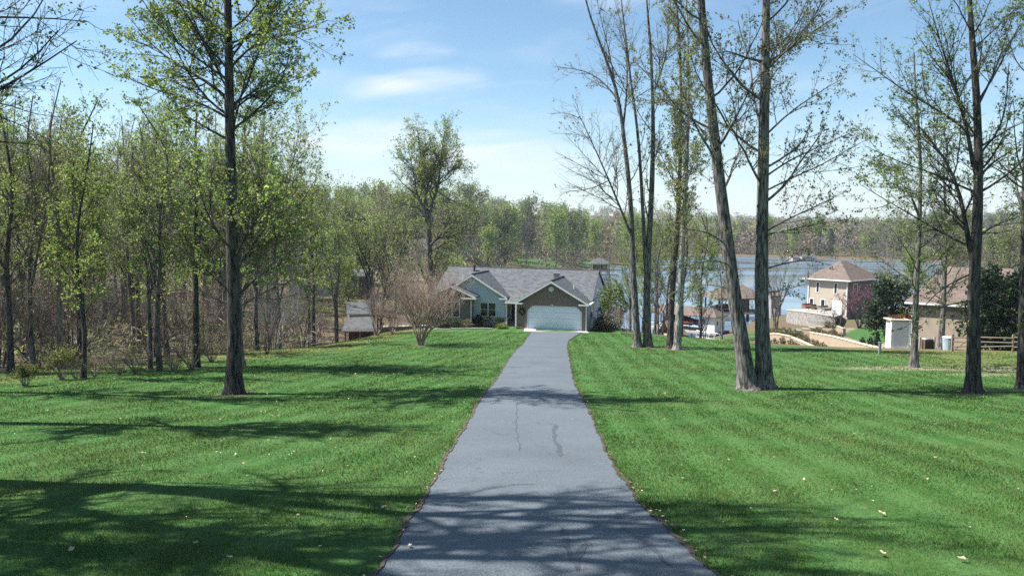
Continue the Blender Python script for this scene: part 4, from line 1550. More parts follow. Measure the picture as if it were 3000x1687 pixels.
while n_s < 85:
    y = rw.uniform(37, 105)
    x = rw.uniform(-.78 * y - 3, -14)
    le_ = float(edge_left(min(y, 80)))
    if x > le_ - 1.6:
        continue
    u_ = 1500 + F_PX * x / y
    if u_ > 960:
        continue
    (a, b), lab, gr = SAP[rw.choices(range(3), [.4, .4, .2])[0]]
    sfx = 'left of the leaning dark trunk' if u_ < 440 else 'between leaning trunk and lone tree' if u_ < 660 else 'right of the lone tree'
    place('sapling', a, b, lab.replace('in the left wood', sfx).replace(' in the understory of the left wood', ' ' + sfx), 'sapling', on_ground(x, y), rw.uniform(0, 6.28), gr + ' ' + sfx, rw.uniform(.6, 1.25))
    n_s += 1

for u, y, vt, k, lab in ((2000, 96, 545, 0, 'lime green tree by the water behind the pale-barked trunk'), (2055, 101, 600, 4, 'yellow-green waterside tree left of the white boathouse'),
                         (1925, 100, 560, 1, 'mid green waterside tree behind the gap in the right clump'), (1850, 104, 600, 0, 'lime green waterside tree behind the left stems of the right clump'),
                         (1785, 100, 700, 3, 'small grey leafless waterside tree right of the house roof'),
                         (1890, 109, 600, 4, 'yellow-green waterside tree seen between the two middle stems of the right clump'), (1955, 106, 575, 0, 'lime green waterside tree behind the dark straight trunk of the right clump'),
                         (2120, 112, 690, 1, 'mid green waterside tree left of the twin trunks, behind the white boathouse')):
    (a, b), l0, g0 = WOODS[k]
    x_ = (u - 1500) / F_PX * y
    z_ = float(h(x_, y))
    place('waterside_tree', a, b, lab, 'tree', (x_, y, z_ - .1), u * .7, 'leafy trees along the near shore', (CAMZ + (664 - vt) / F_PX * y - z_) / WH_[k])

# --- trees outside the frame whose shade falls across the foreground; the first reaches in at the upper left
def shade_tree(label, x, y, H, seed, r, lm, tr, n1, per, extra=None, lsz=.11, fork=None, ang=(40, 70)):
    T = Tree(seed)
    g = np.array([x, y, float(h(x, y))])
    pl = [np.array([.25 * math.sin(k * 1.3), .2 * math.sin(k * 2.1), H * k / 5.0]) for k in range(6)]
    st = [(pl, r, .05, .4)] + [(f_, fr_, .04, 0) for f_, fr_ in (fork or [])]
    stem_limbs(T, st, n1, tr, ang, crown_len(lm, .7), .06, BARK_DARK, l2=9, l3=9,
               azi=azi_flat(seed, .5), leafkw=dict(per=per, size=lsz, mats=[L_OLIVE, L_GREEN], wts=[.6, .4], jitter=.05), r1=.56, sides=12, extra=[(e - 0, a_, b_) for e, a_, b_ in extra] if extra else None)
    return place('roadside_tree', T.mesh('trunk', 'trunk'), T.mesh('crown', 'crown'), label, 'tree', g)


gb = np.array([-13.5, 13.6, float(h(-13.5, 13.6))])
ex = []
for px, Y0, dy, r in (([(-500, 420), (-200, 250), (40, 130), (110, 60), (150, -40)], 13.4, .1, .05), ([(-500, 420), (-200, 380), (0, 260), (130, 190), (225, 120)], 13.2, -.2, .05),
                      ([(-450, 150), (-150, 40), (100, 60), (190, 40), (260, 65)], 13.8, .1, .045), ([(-400, 300), (-100, 300), (20, 240), (110, 170), (170, 90)], 12.8, -.2, .035)):
    ex.append((np.array(poly_at(px, Y0, gb, [dy * k for k in range(len(px))])), r, .008))
shade_tree('tree beyond the left edge whose budding branches hang into the upper left sky', -13.5, 13.6, 22, 61, .50, 4.6, (.40, 1.0), [18, 14, 12], 1.6, ex, lsz=.062,
           fork=[([(0, 0, 9.8), (1.1, -.9, 12.5), (2.4, -1.7, 16), (3.0, -2.2, 20)], .31), ([(0, 0, 8.2), (-.6, -1.6, 10.5), (.2, -3.0, 13.5), (.8, -3.6, 17)], .24)])
shade_tree('tree beyond the left edge casting the second band of shade on the lawn', -17.5, 21.8, 20, 62, .40, 4.4, (.45, 1.0), 30, 4.5)
shade_tree('tree beyond the left edge shading the near left corner of the lawn', -16.2, 11.0, 18, 63, .42, 5.0, (.40, 1.0), [22, 14], 3.0, fork=[([(0, 0, 7), (.5, -1.2, 9.5), (1.4, -2, 13)], .2)])
shade_tree('tree beyond the left edge, nearest of all, whose branch shade crosses the near driveway', -11.2, 9.7, 21, 65, .40, 4.2, (.42, 1.0), [22, 12, 10], 1.8,
           fork=[([(0, 0, 9), (.8, .7, 11.5), (1.7, 1.6, 15), (2.2, 2.2, 19)], .24), ([(0, 0, 11), (.4, -1.0, 13.5), (1.2, -1.8, 17)], .18)])
shade_tree('tree beyond the left edge shading the lawn before the tulip tree', -22, 29.2, 20, 64, .32, 4.2, (.4, 1.0), 26, 4.5)


# --- far trees: light meshes, each tree a copy
def far_proto(seed, H, r, w, leafm, n, size, bare=0, trunkm=BARK_GREY, shape='round', low=.28, cl=16):
    T = Tree(seed)
    rng = T.rng
    P = curve([(0, 0, -.5), (rng.normal() * .3, rng.normal() * .3, H * .3), (rng.normal() * .5, rng.normal() * .5, H * .65), (0, 0, H * .97)], 7)[None]
    R = np.linspace(r, .03, 7)[None]
    T.tubes('trunk', P, R, 6, trunkm)
    Q, Rq, _, tq = T.spawn(P, R, 26, (low, .97), (28, 60), lambda i, t: w * np.interp(t, [low, .5, 1], [.7, 1, .3]) * (.7 + .6 * rng.random(len(t))), 5, .12, .12, .5, rmin=.03)
    T.tubes('trunk', Q, Rq, 3, trunkm)
    Q2, R2, _, _ = T.spawn(Q, Rq, 5, (.3, 1), (25, 60), w * .36, 4, .12, .08, .6, rmin=.018)
    T.tubes('crown', Q2, R2, 3, trunkm)
    if bare:
        Q3, R3, _, _ = T.spawn(Q2, R2, bare, (.2, 1), (20, 60), w * .22, 3, .1, .06, .6, rmin=.012)
        T.tubes('crown', Q3, R3, 3, leafm[0][0])
        T.leaves('crown', Q3, n / max(1, len(Q3)), size, leafm[0], leafm[1], jitter=.3, tmin=.2)
    else:
        T.leaves('crown', Q2, n / len(Q2), size, leafm[0], leafm[1], jitter=w * .13, tmin=.2, shape=.8)
    return T.mesh('trunk', 'trunk'), T.mesh('crown', 'crown')


FARP = [
    (far_proto(201, 18, .25, 6.2, ([L_LIME, L_GREEN], [.8, .2]), 3000, .46, low=.18), 'lime green tree in new leaf in the woods across the lake cove', 'lime green trees beyond the cove'),
    (far_proto(202, 20, .28, 6.0, ([L_OLIVE, L_LIME, L_BLUEGREEN], [.5, .25, .25]), 2600, .44, low=.18), 'dull green tree in the woods across the lake cove', 'dull green trees beyond the cove'),
    (far_proto(203, 17, .22, 6.0, ([L_TAN, L_OLIVE], [.7, .3]), 1500, .34, bare=4, trunkm=BARK_TAN), 'tan budding tree in the woods across the lake cove', 'tan budding trees beyond the cove'),
    (far_proto(204, 18, .22, 5.6, ([L_GREY, L_TAN], [.8, .2]), 900, .30, bare=5, trunkm=BARK_PALE), 'grey bare tree in the woods across the lake cove', 'grey bare trees beyond the cove'),
    (far_proto(205, 16, .22, 6.0, ([L_ROSE, L_TAN], [.7, .3]), 1600, .34, bare=4, trunkm=BARK_TAN), 'rosy budding tree in the woods across the lake cove', 'rosy budding trees beyond the cove'),
    (far_proto(206, 17, .22, 2.6, ([L_EVER, L_BLUEGREEN], [.85, .15]), 3200, .42, low=.1), 'dark evergreen tree in the woods across the lake cove', 'dark evergreens beyond the cove'),
]


def is_water(x, y):
    return float(h(x, y)) < .6


rf = random.Random(23)


def scatter_far(n, fx, fy, wts, smin, smax, sep, avoid=(), allow=None):
    k = 0
    tr_ = 0
    got = []
    while k < n and tr_ < n * 60:
        tr_ += 1
        y = fy()
        x = fx(y)
        if is_water(x, y):
            continue
        if allow and not allow(x, y):
            continue
        if any((x - a_) ** 2 + (y - b_) ** 2 < q * q for a_, b_, q in avoid):
            continue
        if any((x - a_) ** 2 + (y - b_) ** 2 < sep * sep for a_, b_ in got):
            continue
        got.append((x, y))
        (a, b), lab, gr = FARP[rf.choices(range(6), wts)[0]]
        u_ = 1500 + F_PX * x / y
        if y < 262 and u_ < 1500:
            sfx = 'left of the tall round-crowned tree' if u_ < 1130 else 'near the tall round-crowned tree'
            lab = lab.replace('in the woods across the lake cove', 'in the valley ' + sfx)
        else:
            sfx = ('left of the tall round-crowned tree' if u_ < 1130 else 'behind the tall round-crowned tree' if u_ < 1390 else 'above the main roof' if u_ < 1600 else
                   'above the roof\'s right end' if u_ < 1800 else 'between the clump and twin trunks' if u_ < 2250 else 'behind the cream house' if u_ < 2600 else 'at the far right')
            lab = lab.replace('in the woods across the lake cove', 'on the far shore ' + sfx)
        gr = gr.replace('beyond the cove', sfx)
        place('far_tree', a, b, lab, 'tree', on_ground(x, y, -.2), rf.uniform(0, 6.28), gr, rf.uniform(smin, smax))
        k += 1


AV = [(42, 352, 17), (-36, 148, 10), (-44, 178, 8), (31, 320, 8), (-20, 300, 14), (8, 330, 10), (-65, 260, 14)]
# band across the cove, left land behind the house, right far shore
scatter_far(165, lambda y: rf.uniform(-.36, .25) * y, lambda: 262 + 190 * rf.random() ** 1.3, [.40, .2, .14, .10, .12, .04], .75, 1.3, 5.0, AV)
scatter_far(50, lambda y: rf.uniform(-.40, -.06) * y, lambda: rf.uniform(125, 260), [.26, .22, .18, .22, .06, .06], .45, .85, 6.5, AV, allow=lambda x, y: not (-16 < x and y < 150))
scatter_far(85, lambda y: rf.uniform(.17, .66) * y, lambda: 415 + 160 * rf.random() ** 1.5, [.10, .26, .26, .22, .10, .06], .8, 1.25, 6, AV)
scatter_far(16, lambda y: rf.uniform(.47, .72) * y, lambda: rf.uniform(150, 260), [.1, .3, .25, .25, .0, .1], .6, .9, 7, AV)
scatter_far(24, lambda y: rf.uniform(-.80, -.38) * y, lambda: rf.uniform(150, 230), [.3, .25, .25, .15, .03, .02], .9, 1.15, 8, AV)


def underbrush():
    """leafless brush and saplings under the woods, too thick to count"""
    rng = np.random.default_rng(91)
    T = Tree(92)
    X, Y = [], []
    for n, ya, yb, xa, xb in ((750, 40, 140, -.85, -.16), (1500, 125, 260, -.5, -.06), (3400, 262, 470, -.4, .26), (3400, 405, 580, .14, .7), (500, 150, 260, .46, .75)):
        y = rng.uniform(ya, yb, n)
        X.append(y * rng.uniform(xa, xb, n))
        Y.append(y)
    X, Y = np.concatenate(X), np.concatenate(Y)
    u_ = 1500 + F_PX * X / Y
    ok = (h(X, Y) > .7) & (X < np.where(Y < 80, edge_left(np.minimum(Y, 80)) - 2.5, 999))
    ok &= ~((u_ > 960) & (Y < 125))
    for ax_, ay_, q_ in AV + [(-19, 93, 9), (-21, 108, 8)]:
        ok &= (X - ax_) ** 2 + (Y - ay_) ** 2 > q_ ** 2
    X, Y = X[ok], Y[ok]
    Z = h(X, Y)
    mats = [L_GREY, L_TAN, L_ROSE, L_OLIVE, L_LIME, BARK_TAN]
    kind = rng.choice(6, len(X), p=[.28, .20, .08, .20, .18, .06])
    for k in range(6):
        s = kind == k
        m, per = int(s.sum()), 34
        far = (Y[s] > 200)[:, None]
        c = rng.normal(size=(m, per, 3)) * np.array([.9, .9, 0])
        c[..., 2] = rng.random((m, per)) * 3.0
        c = c * np.where(far, 1.5, .8)[..., None] + np.stack([X[s], Y[s], Z[s]], -1)[:, None, :]
        fr = np.broadcast_to(far, (m, per)).reshape(-1)
        c = c.reshape(-1, 3)
        T.cards('crown', c[fr], 1.1, [mats[k]], [1], shape=.30, droop=-.8)
        T.cards('crown', c[~fr], .62, [mats[k]], [1], shape=.13, droop=-.8)
    tag(link('underbrush', T.mesh('crown', 'underbrush')), kind='stuff')


underbrush()


def far_woods():
    """the wooded hills beyond, one mass"""
    V, F, M = [], [], []
    rng = np.random.default_rng(77)
    T = Tree(78)
    n = 3600
    Y = np.concatenate([rng.uniform(380, 620, n // 3), rng.uniform(520, 950, n // 3), rng.uniform(900, 2200, n - 2 * (n // 3))])
    X = Y * rng.uniform(-.85, .85, n)
    ok = h(X, Y) > 0.8
    ok &= ~((Y < 460) & (X < .0) & (X > -.1 * Y))
    for ax_, ay_, q_ in AV:
        ok &= (X - ax_) ** 2 + (Y - ay_) ** 2 > (q_ + 3) ** 2
    X, Y = X[ok], Y[ok]
    Z = h(X, Y)
    sc = rng.uniform(.8, 1.25, len(X))
    kind = rng.choice(5, len(X), p=[.24, .28, .24, .18, .06])
    mats = [L_LIME, L_OLIVE, L_TAN, L_GREY, L_EVER]
    for k in range(5):
        s = kind == k
        m = int(s.sum())
        per = 90
        c = rng.normal(size=(m, per, 3))
        c = nrm(c) * rng.random((m, per, 1)) ** .4 * np.array([5.0, 5.0, 6.5])
        c = c * sc[s][:, None, None] + np.stack([X[s], Y[s], Z[s] + 10 * sc[s]], -1)[:, None, :]
        T.cards('crown', c.reshape(-1, 3), 1.7, [mats[k]], [1], shape=.8)
    tag(link('far_woods', T.mesh('crown', 'far_woods')), kind='stuff')


far_woods()


# ------------------------------------------------------------------ the main house
YAW = math.radians(-13.0)
OZ = CAMZ - 9.4852
house = thing('ranch_house', 'single-storey ranch house with grey shingle roof and three front gables ending the driveway', 'house', (0.48, 74.0, OZ), YAW)
HM = Matrix.Translation((0.48, 74.0, OZ)) @ Matrix.Rotation(YAW, 4, 'Z')


def hw(x, y, z=0.0):
    return HM @ Vector((x, y, z))


# garage block
w_ = MB()
w_.prism_y([(0, -.4), (1.04, -.4), (1.04, 1.70), (1.46, 2.14), (5.60, 2.14), (6.02, 1.70), (6.02, -.4), (6.6, -.4), (6.6, 2.52), (3.3, 4.42), (0, 2.52)], 0, .25)
w_.box(0, .25, .25, 3.0, -.4, 2.52)
w_.build('brick_wall', BRICK, house)
MB().box(6.38, 6.6, .25, 14, -2.5, 2.6).build('side_wall', STUCCO, house)
MB().box(.06, 6.55, .26, .30, -.3, 2.4).build('garage_back', BLACK, house)
dn = link('garage_door', MB().box(1.0, 6.06, .10, .14, -.06, 2.2).mesh('garage_door', SHADE_BLUE_DOOR), house)
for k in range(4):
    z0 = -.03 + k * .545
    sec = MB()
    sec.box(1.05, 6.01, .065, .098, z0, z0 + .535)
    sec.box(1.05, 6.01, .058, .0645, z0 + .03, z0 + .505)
    link('door_section', sec.mesh('door_section', SHADE_BLUE_DOOR), dn)
tr = MB()
for x0, x1, z0, z1 in ((.97, 1.037, -.05, 1.70), (6.023, 6.09, -.05, 1.70), (1.46, 5.6, 2.143, 2.20)):
    tr.box(x0, x1, -.022, -.002, z0, z1)
tr.prism_y([(.97, 1.70), (1.037, 1.70), (1.46, 2.143), (1.46, 2.2)], -.022, -.002)
tr.prism_y([(6.09, 1.70), (6.023, 1.70), (5.6, 2.143), (5.6, 2.2)], -.022, -.002)
tr.build('door_trim', WHITE, house)

# second (stucco) gable and first (brick) gable, main body
MB().prism_y([(-7.9, -.4), (-1.42, -.4), (-1.42, 2.72), (-4.67, 4.76), (-7.9, 2.72)], 1.5, 1.75).build('stucco_wall', STUCCO, house)
MB().prism_y([(-8.35, -.6), (-4.62, -.6), (-4.62, 2.75), (-6.46, 3.80), (-8.35, 2.75)], .5, .75).box(-4.87, -4.62, .75, 1.5, -.6, 2.75).box(-8.35, -8.1, .75, 3, -.6, 2.7).build('brick_wall', BRICK, house)
MB().box(-1.66, -1.42, 1.75, 3.2, -.4, 2.75).box(-1.66, 0.0, 3.2, 3.45, -.4, 2.75).build('entry_wall', WHITE, house)
MB().box(-8.9, -8.68, 3.0, 14, -2.5, 2.7).box(-8.68, -7.6, 3.0, 3.2, -.6, 2.7).box(-8.9, 6.6, 13.8, 14, -2.5, 2.7).prism_x([(3, 2.6), (13.9, 2.6), (8.2, 4.95)], -8.9, -8.7).prism_x([(3, 2.6), (13.9, 2.6), (8.2, 4.85)], 6.38, 6.6).build('outer_wall', STUCCO, house)

# roofs
MB().slab([(-9.2, 1.75, 2.62), (6.85, 1.75, 2.62), (6.65, 8.2, 5.14), (-9.2, 8.2, 5.26)], .12).slab([(-9.2, 8.2, 5.26), (6.65, 8.2, 5.14), (6.85, 14.6, 2.62), (-9.2, 14.6, 2.62)], .12).build('roof', SHINGLE_GREY, house)
MB().slab([(-.07, -.5, 2.55), (3.3, -.5, 4.57), (3.3, 6.9, 4.57), (-.07, 2.2, 2.58)], .12).slab([(3.3, -.5, 4.57), (6.75, -.5, 2.55), (6.75, 2.2, 2.58), (3.3, 6.9, 4.57)], .12).build('garage_roof', SHINGLE_GREY, house)
MB().slab([(-8.1, 1.0, 2.8), (-4.67, 1.0, 4.92), (-4.67, 7.8, 4.92), (-8.1, 2.3, 2.8)], .12).slab([(-4.67, 1.0, 4.92), (-1.22, 1.0, 2.8), (-1.22, 2.3, 2.8), (-4.67, 7.8, 4.92)], .12).build('gable_roof', SHINGLE_GREY, house)
MB().slab([(-8.85, 0, 2.84), (-6.44, 0, 3.91), (-6.44, 5.0, 3.91), (-8.85, 2.4, 2.84)], .12).slab([(-6.44, 0, 3.91), (-4.02, 0, 2.84), (-4.02, 1.5, 2.84), (-6.44, 1.5, 3.91)], .12).build('gable_roof', SHINGLE_GREY, house)
MB().slab([(-1.25, .35, 2.44), (-.05, .35, 2.44), (-.05, 2.4, 2.72), (-1.25, 2.4, 2.80)], .1).build('porch_roof', SHINGLE_GREY, house)
rc = MB()
for a, b in (((-9.2, 8.2, 5.28), (6.68, 8.2, 5.16)), ((3.3, -.5, 4.59), (3.3, 6.6, 4.59)), ((-4.67, 1.0, 4.94), (-4.67, 7.2, 4.94)), ((-6.44, 0, 3.93), (-6.44, 1.5, 3.93))):
    rc.cyl(a, b, .07, .07, 6)
rc.build('ridge_cap', mat('ridge_cap', (.07, .07, .075), rough=.9), house)


def rake(xc, zc, xl, zl, xr, zr, y):
    f = MB()
    f.prism_y([(xl, zl - .04), (xc, zc - .04), (xr, zr - .04), (xr, zr - .20), (xc, zc - .22), (xl, zl - .20)], y - .05, y)
    return f


rake(3.3, 4.57, -.07, 2.55, 6.75, 2.55, -.5).build('rake_board', WHITE, house)
rake(-4.67, 4.92, -8.1, 2.8, -1.22, 2.8, 1.0).build('rake_board', WHITE, house)
rake(-6.44, 3.91, -8.85, 2.84, -4.02, 2.84, 0).build('rake_board', WHITE, house)
for x0, x1, y, z in ((-.12, .62, -.56, 2.34), (5.85, 6.82, -.56, 2.34), (-1.95, -1.18, .94, 2.56), (-5.40, -3.98, -.06, 2.60), (-8.9, -7.95, -.06, 2.60)):
    MB().box(x0, x1, y, (y + .55 if y < .5 else 1.48), z, z + .13).build('eave_return', WHITE, house)
MB().box(-1.25, -.08, .30, .36, 2.28, 2.42).build('porch_fascia', WHITE, house)
MB().box(6.76, 6.98, -.45, 13.9, 2.40, 2.52).build('gutter', WHITE, house)
for x, y, z, r in ((3.22, -.003, 3.78, .24), (-4.74, 1.497, 4.24, .27), (-6.49, .497, 3.2, .26)):
    v_ = link('gable_vent', MB().cyl((x, y, z), (x, y - .04, z), r, r, 20).mesh('gable_vent', WHITE), house)
    s_ = MB()
    for k in range(5):
        zz = z - r * .66 + k * r * .33
        hw_ = math.sqrt(max(r * r * .72 - (zz - z) ** 2, .002))
        s_.box(x - hw_, x + hw_, y - .06, y - .042, zz, zz + r * .16)
    link('slats', s_.mesh('slats', WHITE), v_)


def window(x0, x1, z0, z1, y, parent, panes=2, m=WHITE, split=True):
    """a window set in front of the wall plane y (towards -y)"""
    root = link('window', MB().box(x0, x1, y - .012, y - .002, z0, z1).mesh('window', BLACK), parent)
    f = MB()
    t = .075
    f.box(x0 - t, x0, y - .05, y - .003, z0 - t, z1 + t)
    f.box(x1, x1 + t, y - .05, y - .003, z0 - t, z1 + t)
    f.box(x0, x1, y - .05, y - .003, z1, z1 + t)
    f.box(x0, x1, y - .06, y - .003, z0 - t, z0)
    w0 = (x1 - x0) / panes
    for k in range(1, panes):
        f.box(x0 + w0 * k - .045, x0 + w0 * k + .045, y - .045, y - .013, z0, z1)
    link('frame', f.mesh('frame', m), root)
    for k in range(panes):
        a_ = x0 + w0 * k + (.045 if k else 0)
        b_ = x0 + w0 * (k + 1) - (.045 if k < panes - 1 else 0)
        link('pane', MB().box(a_, b_, y - .022, y - .014, z0, z1).mesh('pane', DARKGLASS), root)
        if split:
            zm = (z0 + z1) / 2
            link('sash_rail', MB().box(a_, b_, y - .036, y - .023, zm - .018, zm + .018).mesh('sash_rail', m), root)
    return root


window(-3.92, -2.43, .92, 2.16, 1.5, house)
window(-7.20, -5.78, .86, 2.22, .5, house)
# entry
dd = link('front_door', MB().box(-1.22, -.92, 3.16, 3.19, .45, 2.15).mesh('front_door', DARKGLASS), house)
link('door_frame', MB().box(-1.30, -1.225, 3.14, 3.195, .45, 2.22).box(-.915, -.60, 3.14, 3.195, .45, 2.22).box(-1.3, -.6, 3.14, 3.195, 2.222, 2.3).mesh('door_frame', WHITE), dd)
MB().box(-.16, -.03, .02, .16, -.1, 2.3).build('porch_post', WHITE, house)
MB().box(-1.40, -1.27, 1.36, 1.497, -.2, 2.6).build('corner_board', WHITE, house)
MB().box(-1.40, -.02, 2.3, 3.19, -.1, .45).box(-1.40, -.02, 1.95, 2.298, -.1, .30).box(-1.40, -.02, 1.6, 1.948, -.1, .15).build('brick_steps', BRICK, house)
lp = link('wall_lantern', MB().box(-1.42, -1.30, 2.65, 2.76, 1.98, 2.2).mesh('wall_lantern', BLACK), house)
for x, y in ((6.52, -.07), (-4.56, .43), (-.10, -.06)):
    MB().box(x - .05, x + .04, y - .05, y + .04, -.05, 2.45).build('downspout', WHITE, house)
MB().box(3.2, 3.4, -.05, -.005, 2.30, 2.36).cyl((3.3, -.03, 2.33), (3.42, -.16, 2.28), .04, .06, 8).build('floodlight', WHITE, house)
# things on the roof
ch = link('chimney_cap', MB().box(2.5, 3.05, 5.2, 5.7, 3.9, 4.9).mesh('chimney_cap', GREYMETAL), house)
link('cap_lid', MB().box(2.42, 3.13, 5.12, 5.78, 4.905, 4.97).mesh('cap_lid', GREYMETAL), ch)
MB().cyl((-6.2, 7.3, 4.75), (-6.2, 7.3, 5.25), .10, .10, 10).cyl((-6.2, 7.3, 5.25), (-6.2, 7.3, 5.52), .19, .13, 10).build('roof_turbine', BLACK, house)
MB().cyl((-6.7, 5.0, 3.8), (-6.7, 5.0, 4.55), .06, .06, 8).build('vent_pipe', WHITE, house)
MB().cyl((4.95, 2.6, 3.4), (4.95, 2.6, 4.0), .05, .05, 8).build('vent_pipe', WHITE, house)
# window on the right side wall
MB().box(6.602, 6.64, 2.4, 3.4, .9, 2.1).build('side_window', DARKGLASS, house)

# wreath by the garage door
T = Tree(300)
c = []
for k in range(420):
    a = random.uniform(0, 6.283)
    r = .27 + random.gauss(0, .05)
    c.append((math.cos(a) * r, random.gauss(-.05, .03), math.sin(a) * r))
T.cards('leaf', np.array(c), .11, [L_EVER, L_DEADB], [.7, .3])
ring = curve([(math.cos(k / 16 * 6.2832) * .27, -.04, math.sin(k / 16 * 6.2832) * .27) for k in range(17)], 30)
T.tubes('leaf', ring[None], np.full((1, 30), .05), 6, BARK_DARK)
wr = tag(link('wreath', T.mesh('leaf', 'wreath')), 'dark round wreath hanging on the brick left of the garage door', 'wreath')
wr.location = hw(.50, -.01, 1.62)
wr.rotation_euler = (0, 0, YAW)

# paving round the house
ap = []
for x, y in ((.75, -.02), (6.62, -.02), (7.1, -2.35), (5.7, -2.75), (1.2, -2.55)):
    p = hw(x, y)
    ap.append((p.x, p.y))
s_ = MB()
s_.slab([(x, y, max(float(h(x, y)) + .03, OZ - .06)) for x, y in ap], .25)
tag(s_.build('concrete_apron', CONCRETE), kind='structure')
wk = [hw(x, y) for x, y in ((-1.30, -1.75), (.62, -1.75), (.62, -.05), (-.22, -.05), (-.22, 1.58), (-1.38, 1.58))]
tag(MB().slab([(p.x, p.y, OZ - .02) for p in wk], .3).build('front_walk', CONCRETE), kind='structure')


def leaf_block(name, label, cat, c0, size, n, leafs, wts, seed, ls=.07, rz=0.0, boxy=.35, group=None, core=True, top=None):
    """clipped or loose shrub: leaves through a soft box or ball, twigs inside"""
    T = Tree(seed)
    rng = T.rng
    sx, sy, sz = size
    u = nrm(rng.normal(size=(n, 3)))
    p = np.sign(u) * np.abs(u) ** boxy
    p = p / np.maximum(np.abs(p).max(1, keepdims=True), .01) * (boxy < .6) + u * (boxy >= .6)
    p = p * (rng.random((n, 1)) ** .22) * (1 + .06 * rng.normal(size=(n, 1)))
    if boxy < .6:
        p = p * .55 + u * .45 * 1.15
    if boxy >= .6:
        p = p * (1 + .20 * np.sin(3 * u[:, :1] + 1 + seed) * np.sin(4 * u[:, 1:2] + seed) + .14 * np.sin(7 * u[:, 2:3] + 2 * u[:, :1]))
    P = p * np.array([sx / 2, sy / 2, sz / 2]) + np.array([0, 0, sz / 2])
    T.cards('crown', P, ls, leafs, wts, shape=.7)
    m = 26
    base = np.zeros((m, 5, 3))
    tip = P[rng.integers(0, n, m)] * .8
    st = rng.normal(size=(m, 3)) * np.array([sx * .22, sy * .22, 0])
    for k in range(5):
        base[:, k] = st * (1 - k / 4) + tip * (k / 4)
    base[:, 0, 2] = -.1
    T.tubes('stems', base, np.linspace(.02, .006, 5)[None].repeat(m, 0), 4, BARK_DARK)
    t = thing(name, label, cat, c0, rz, group)
    link('stems', T.mesh('stems', 'stems'), t)
    link('foliage', T.mesh('crown', 'foliage'), t)
    return t


def hpos(x, y):
    p = hw(x, y)
    return (p.x, p.y, float(h(p.x, p.y)) - .02)


leaf_block('hedge', 'long clipped dark hedge under the brick gable window', 'hedge', hpos(-6.3, -.7), (2.3, 1.2, .98), 5200, [L_EVER, L_SHRUB], [.6, .4], 310, .085, YAW, .3)
leaf_block('shrub', 'paler loose shrub at the right end of the long hedge', 'shrub', hpos(-4.62, -1.0), (1.3, 1.1, .86), 2200, [L_OLIVE, L_TAN, L_SHRUB], [.4, .3, .3], 311, .08, YAW, 1)
leaf_block('shrub', 'black-green rounded shrub below the left half of the stucco gable window', 'shrub', hpos(-3.95, .8), (1.25, .9, 1.10), 3800, [L_EVER], [1], 312, .08, YAW, .6)
leaf_block('hedge', 'flat-topped clipped hedge below the stucco gable window', 'hedge', hpos(-2.35, .35), (1.95, .9, 1.02), 4600, [L_EVER, L_SHRUB], [.7, .3], 313, .08, YAW, .3)
leaf_block('shrub', 'small yellow-green mounded shrub beside the front walk', 'shrub', hpos(-1.25, -.6), (1.05, .8, .55), 1500, [L_YSHRUB, L_LIME], [.6, .4], 314, .07, YAW, 1)
leaf_block('shrub', 'tiny pale plants at the foot of the left garage wall', 'plant', hpos(.35, -.30), (1.1, .35, .24), 420, [L_YSHRUB, L_TAN], [.5, .5], 315, .06, YAW, 1)
leaf_block('tree_shrub', 'bright green leafy tree at the right corner of the house', 'tree', hpos(8.6, 3.2), (2.9, 2.4, 4.6), 5200, [L_SHRUB, L_LIME, L_GREEN], [.4, .3, .3], 316, .15, 0, 1)
leaf_block('shrub', 'dark shaded shrub against the right side wall of the house', 'shrub', hpos(7.8, 1.2), (1.6, 1.6, 1.5), 2600, [L_EVER, L_DEADB], [.7, .3], 317, .10, 0, 1)
a, b = many_stems('', '', '', None, 2.6, 1.4, 9, 318, BARK_RED, leaf=([L_ROSE, L_TAN], [.7, .3]), r0=.02, lv=(5, 5, 4), per=1.2, size=.07)
p = at(1830, 968, 70)
place('bare_shrub', a, b, 'reddish budding shrub at the lawn edge right of the house', 'shrub', (p[0], 70, float(h(p[0], 70)) - .1))
for k in range(5):
    x0 = -8.4 + k * 1.3
    q0 = hw(x0, -2.3 + k * .12)
    tb = MB().box(0, 1.26, -.09, .09, -.25, .12).build('landscape_timber', PALEWOOD)
    tb.location = (q0.x, q0.y, float(h(q0.x, q0.y)) + .03)
    tb.rotation_euler = (0, 0, YAW + .09)
    tag(tb, 'weathered timber laid end to end along the planting bed', 'timber', 'timbers edging the planting bed')

# ------------------------------------------------------------------ neighbours on the right
# tan house
p = at(2955, 1024, 61.5)
nh = thing('tan_house', 'tan stucco house with a brown shingle roof behind the right lawn', 'house', (p[0], 61.5, float(h(p[0], 61.5))), math.radians(52))
# local x: along the face that looks away from the sun; local y: along the sunlit face, to the left and back
zt = 3.35
LN = 7.0
MB().box(0, 9, .003, LN, -.8, zt).build('stucco_wall', TANWALL, nh)
MB().box(-.05, -.003, .3, LN - .1, zt - .62, zt - .05).build('frieze_board', mat('frieze', (.20, .165, .14), rough=.8), nh)
e0, e1_, e2_ = zt - .05, LN + .5, zt + 2.8
ra, rb = (4.4, .4, e2_), (4.4, LN - 1.6, e2_)
MB().slab([(-.35, -.6, e0), (-.35, e1_, e0), rb, ra], .15).slab([(-.35, e1_, e0), (9.6, e1_, e0), rb], .15).slab([(9.6, -.6, e0), (-.35, -.6, e0), ra], .15).slab([(9.6, e1_, e0), (9.6, -.6, e0), ra, rb], .15).build('roof', SHINGLE_TAN, nh)
MB().box(-.43, -.36, -.6, e1_, zt - .2, zt - .04).build('gutter', WHITE, nh)
MB().box(-.06, -.004, LN - .22, LN - .02, -.3, zt - .64).build('downspout', WHITE, nh)
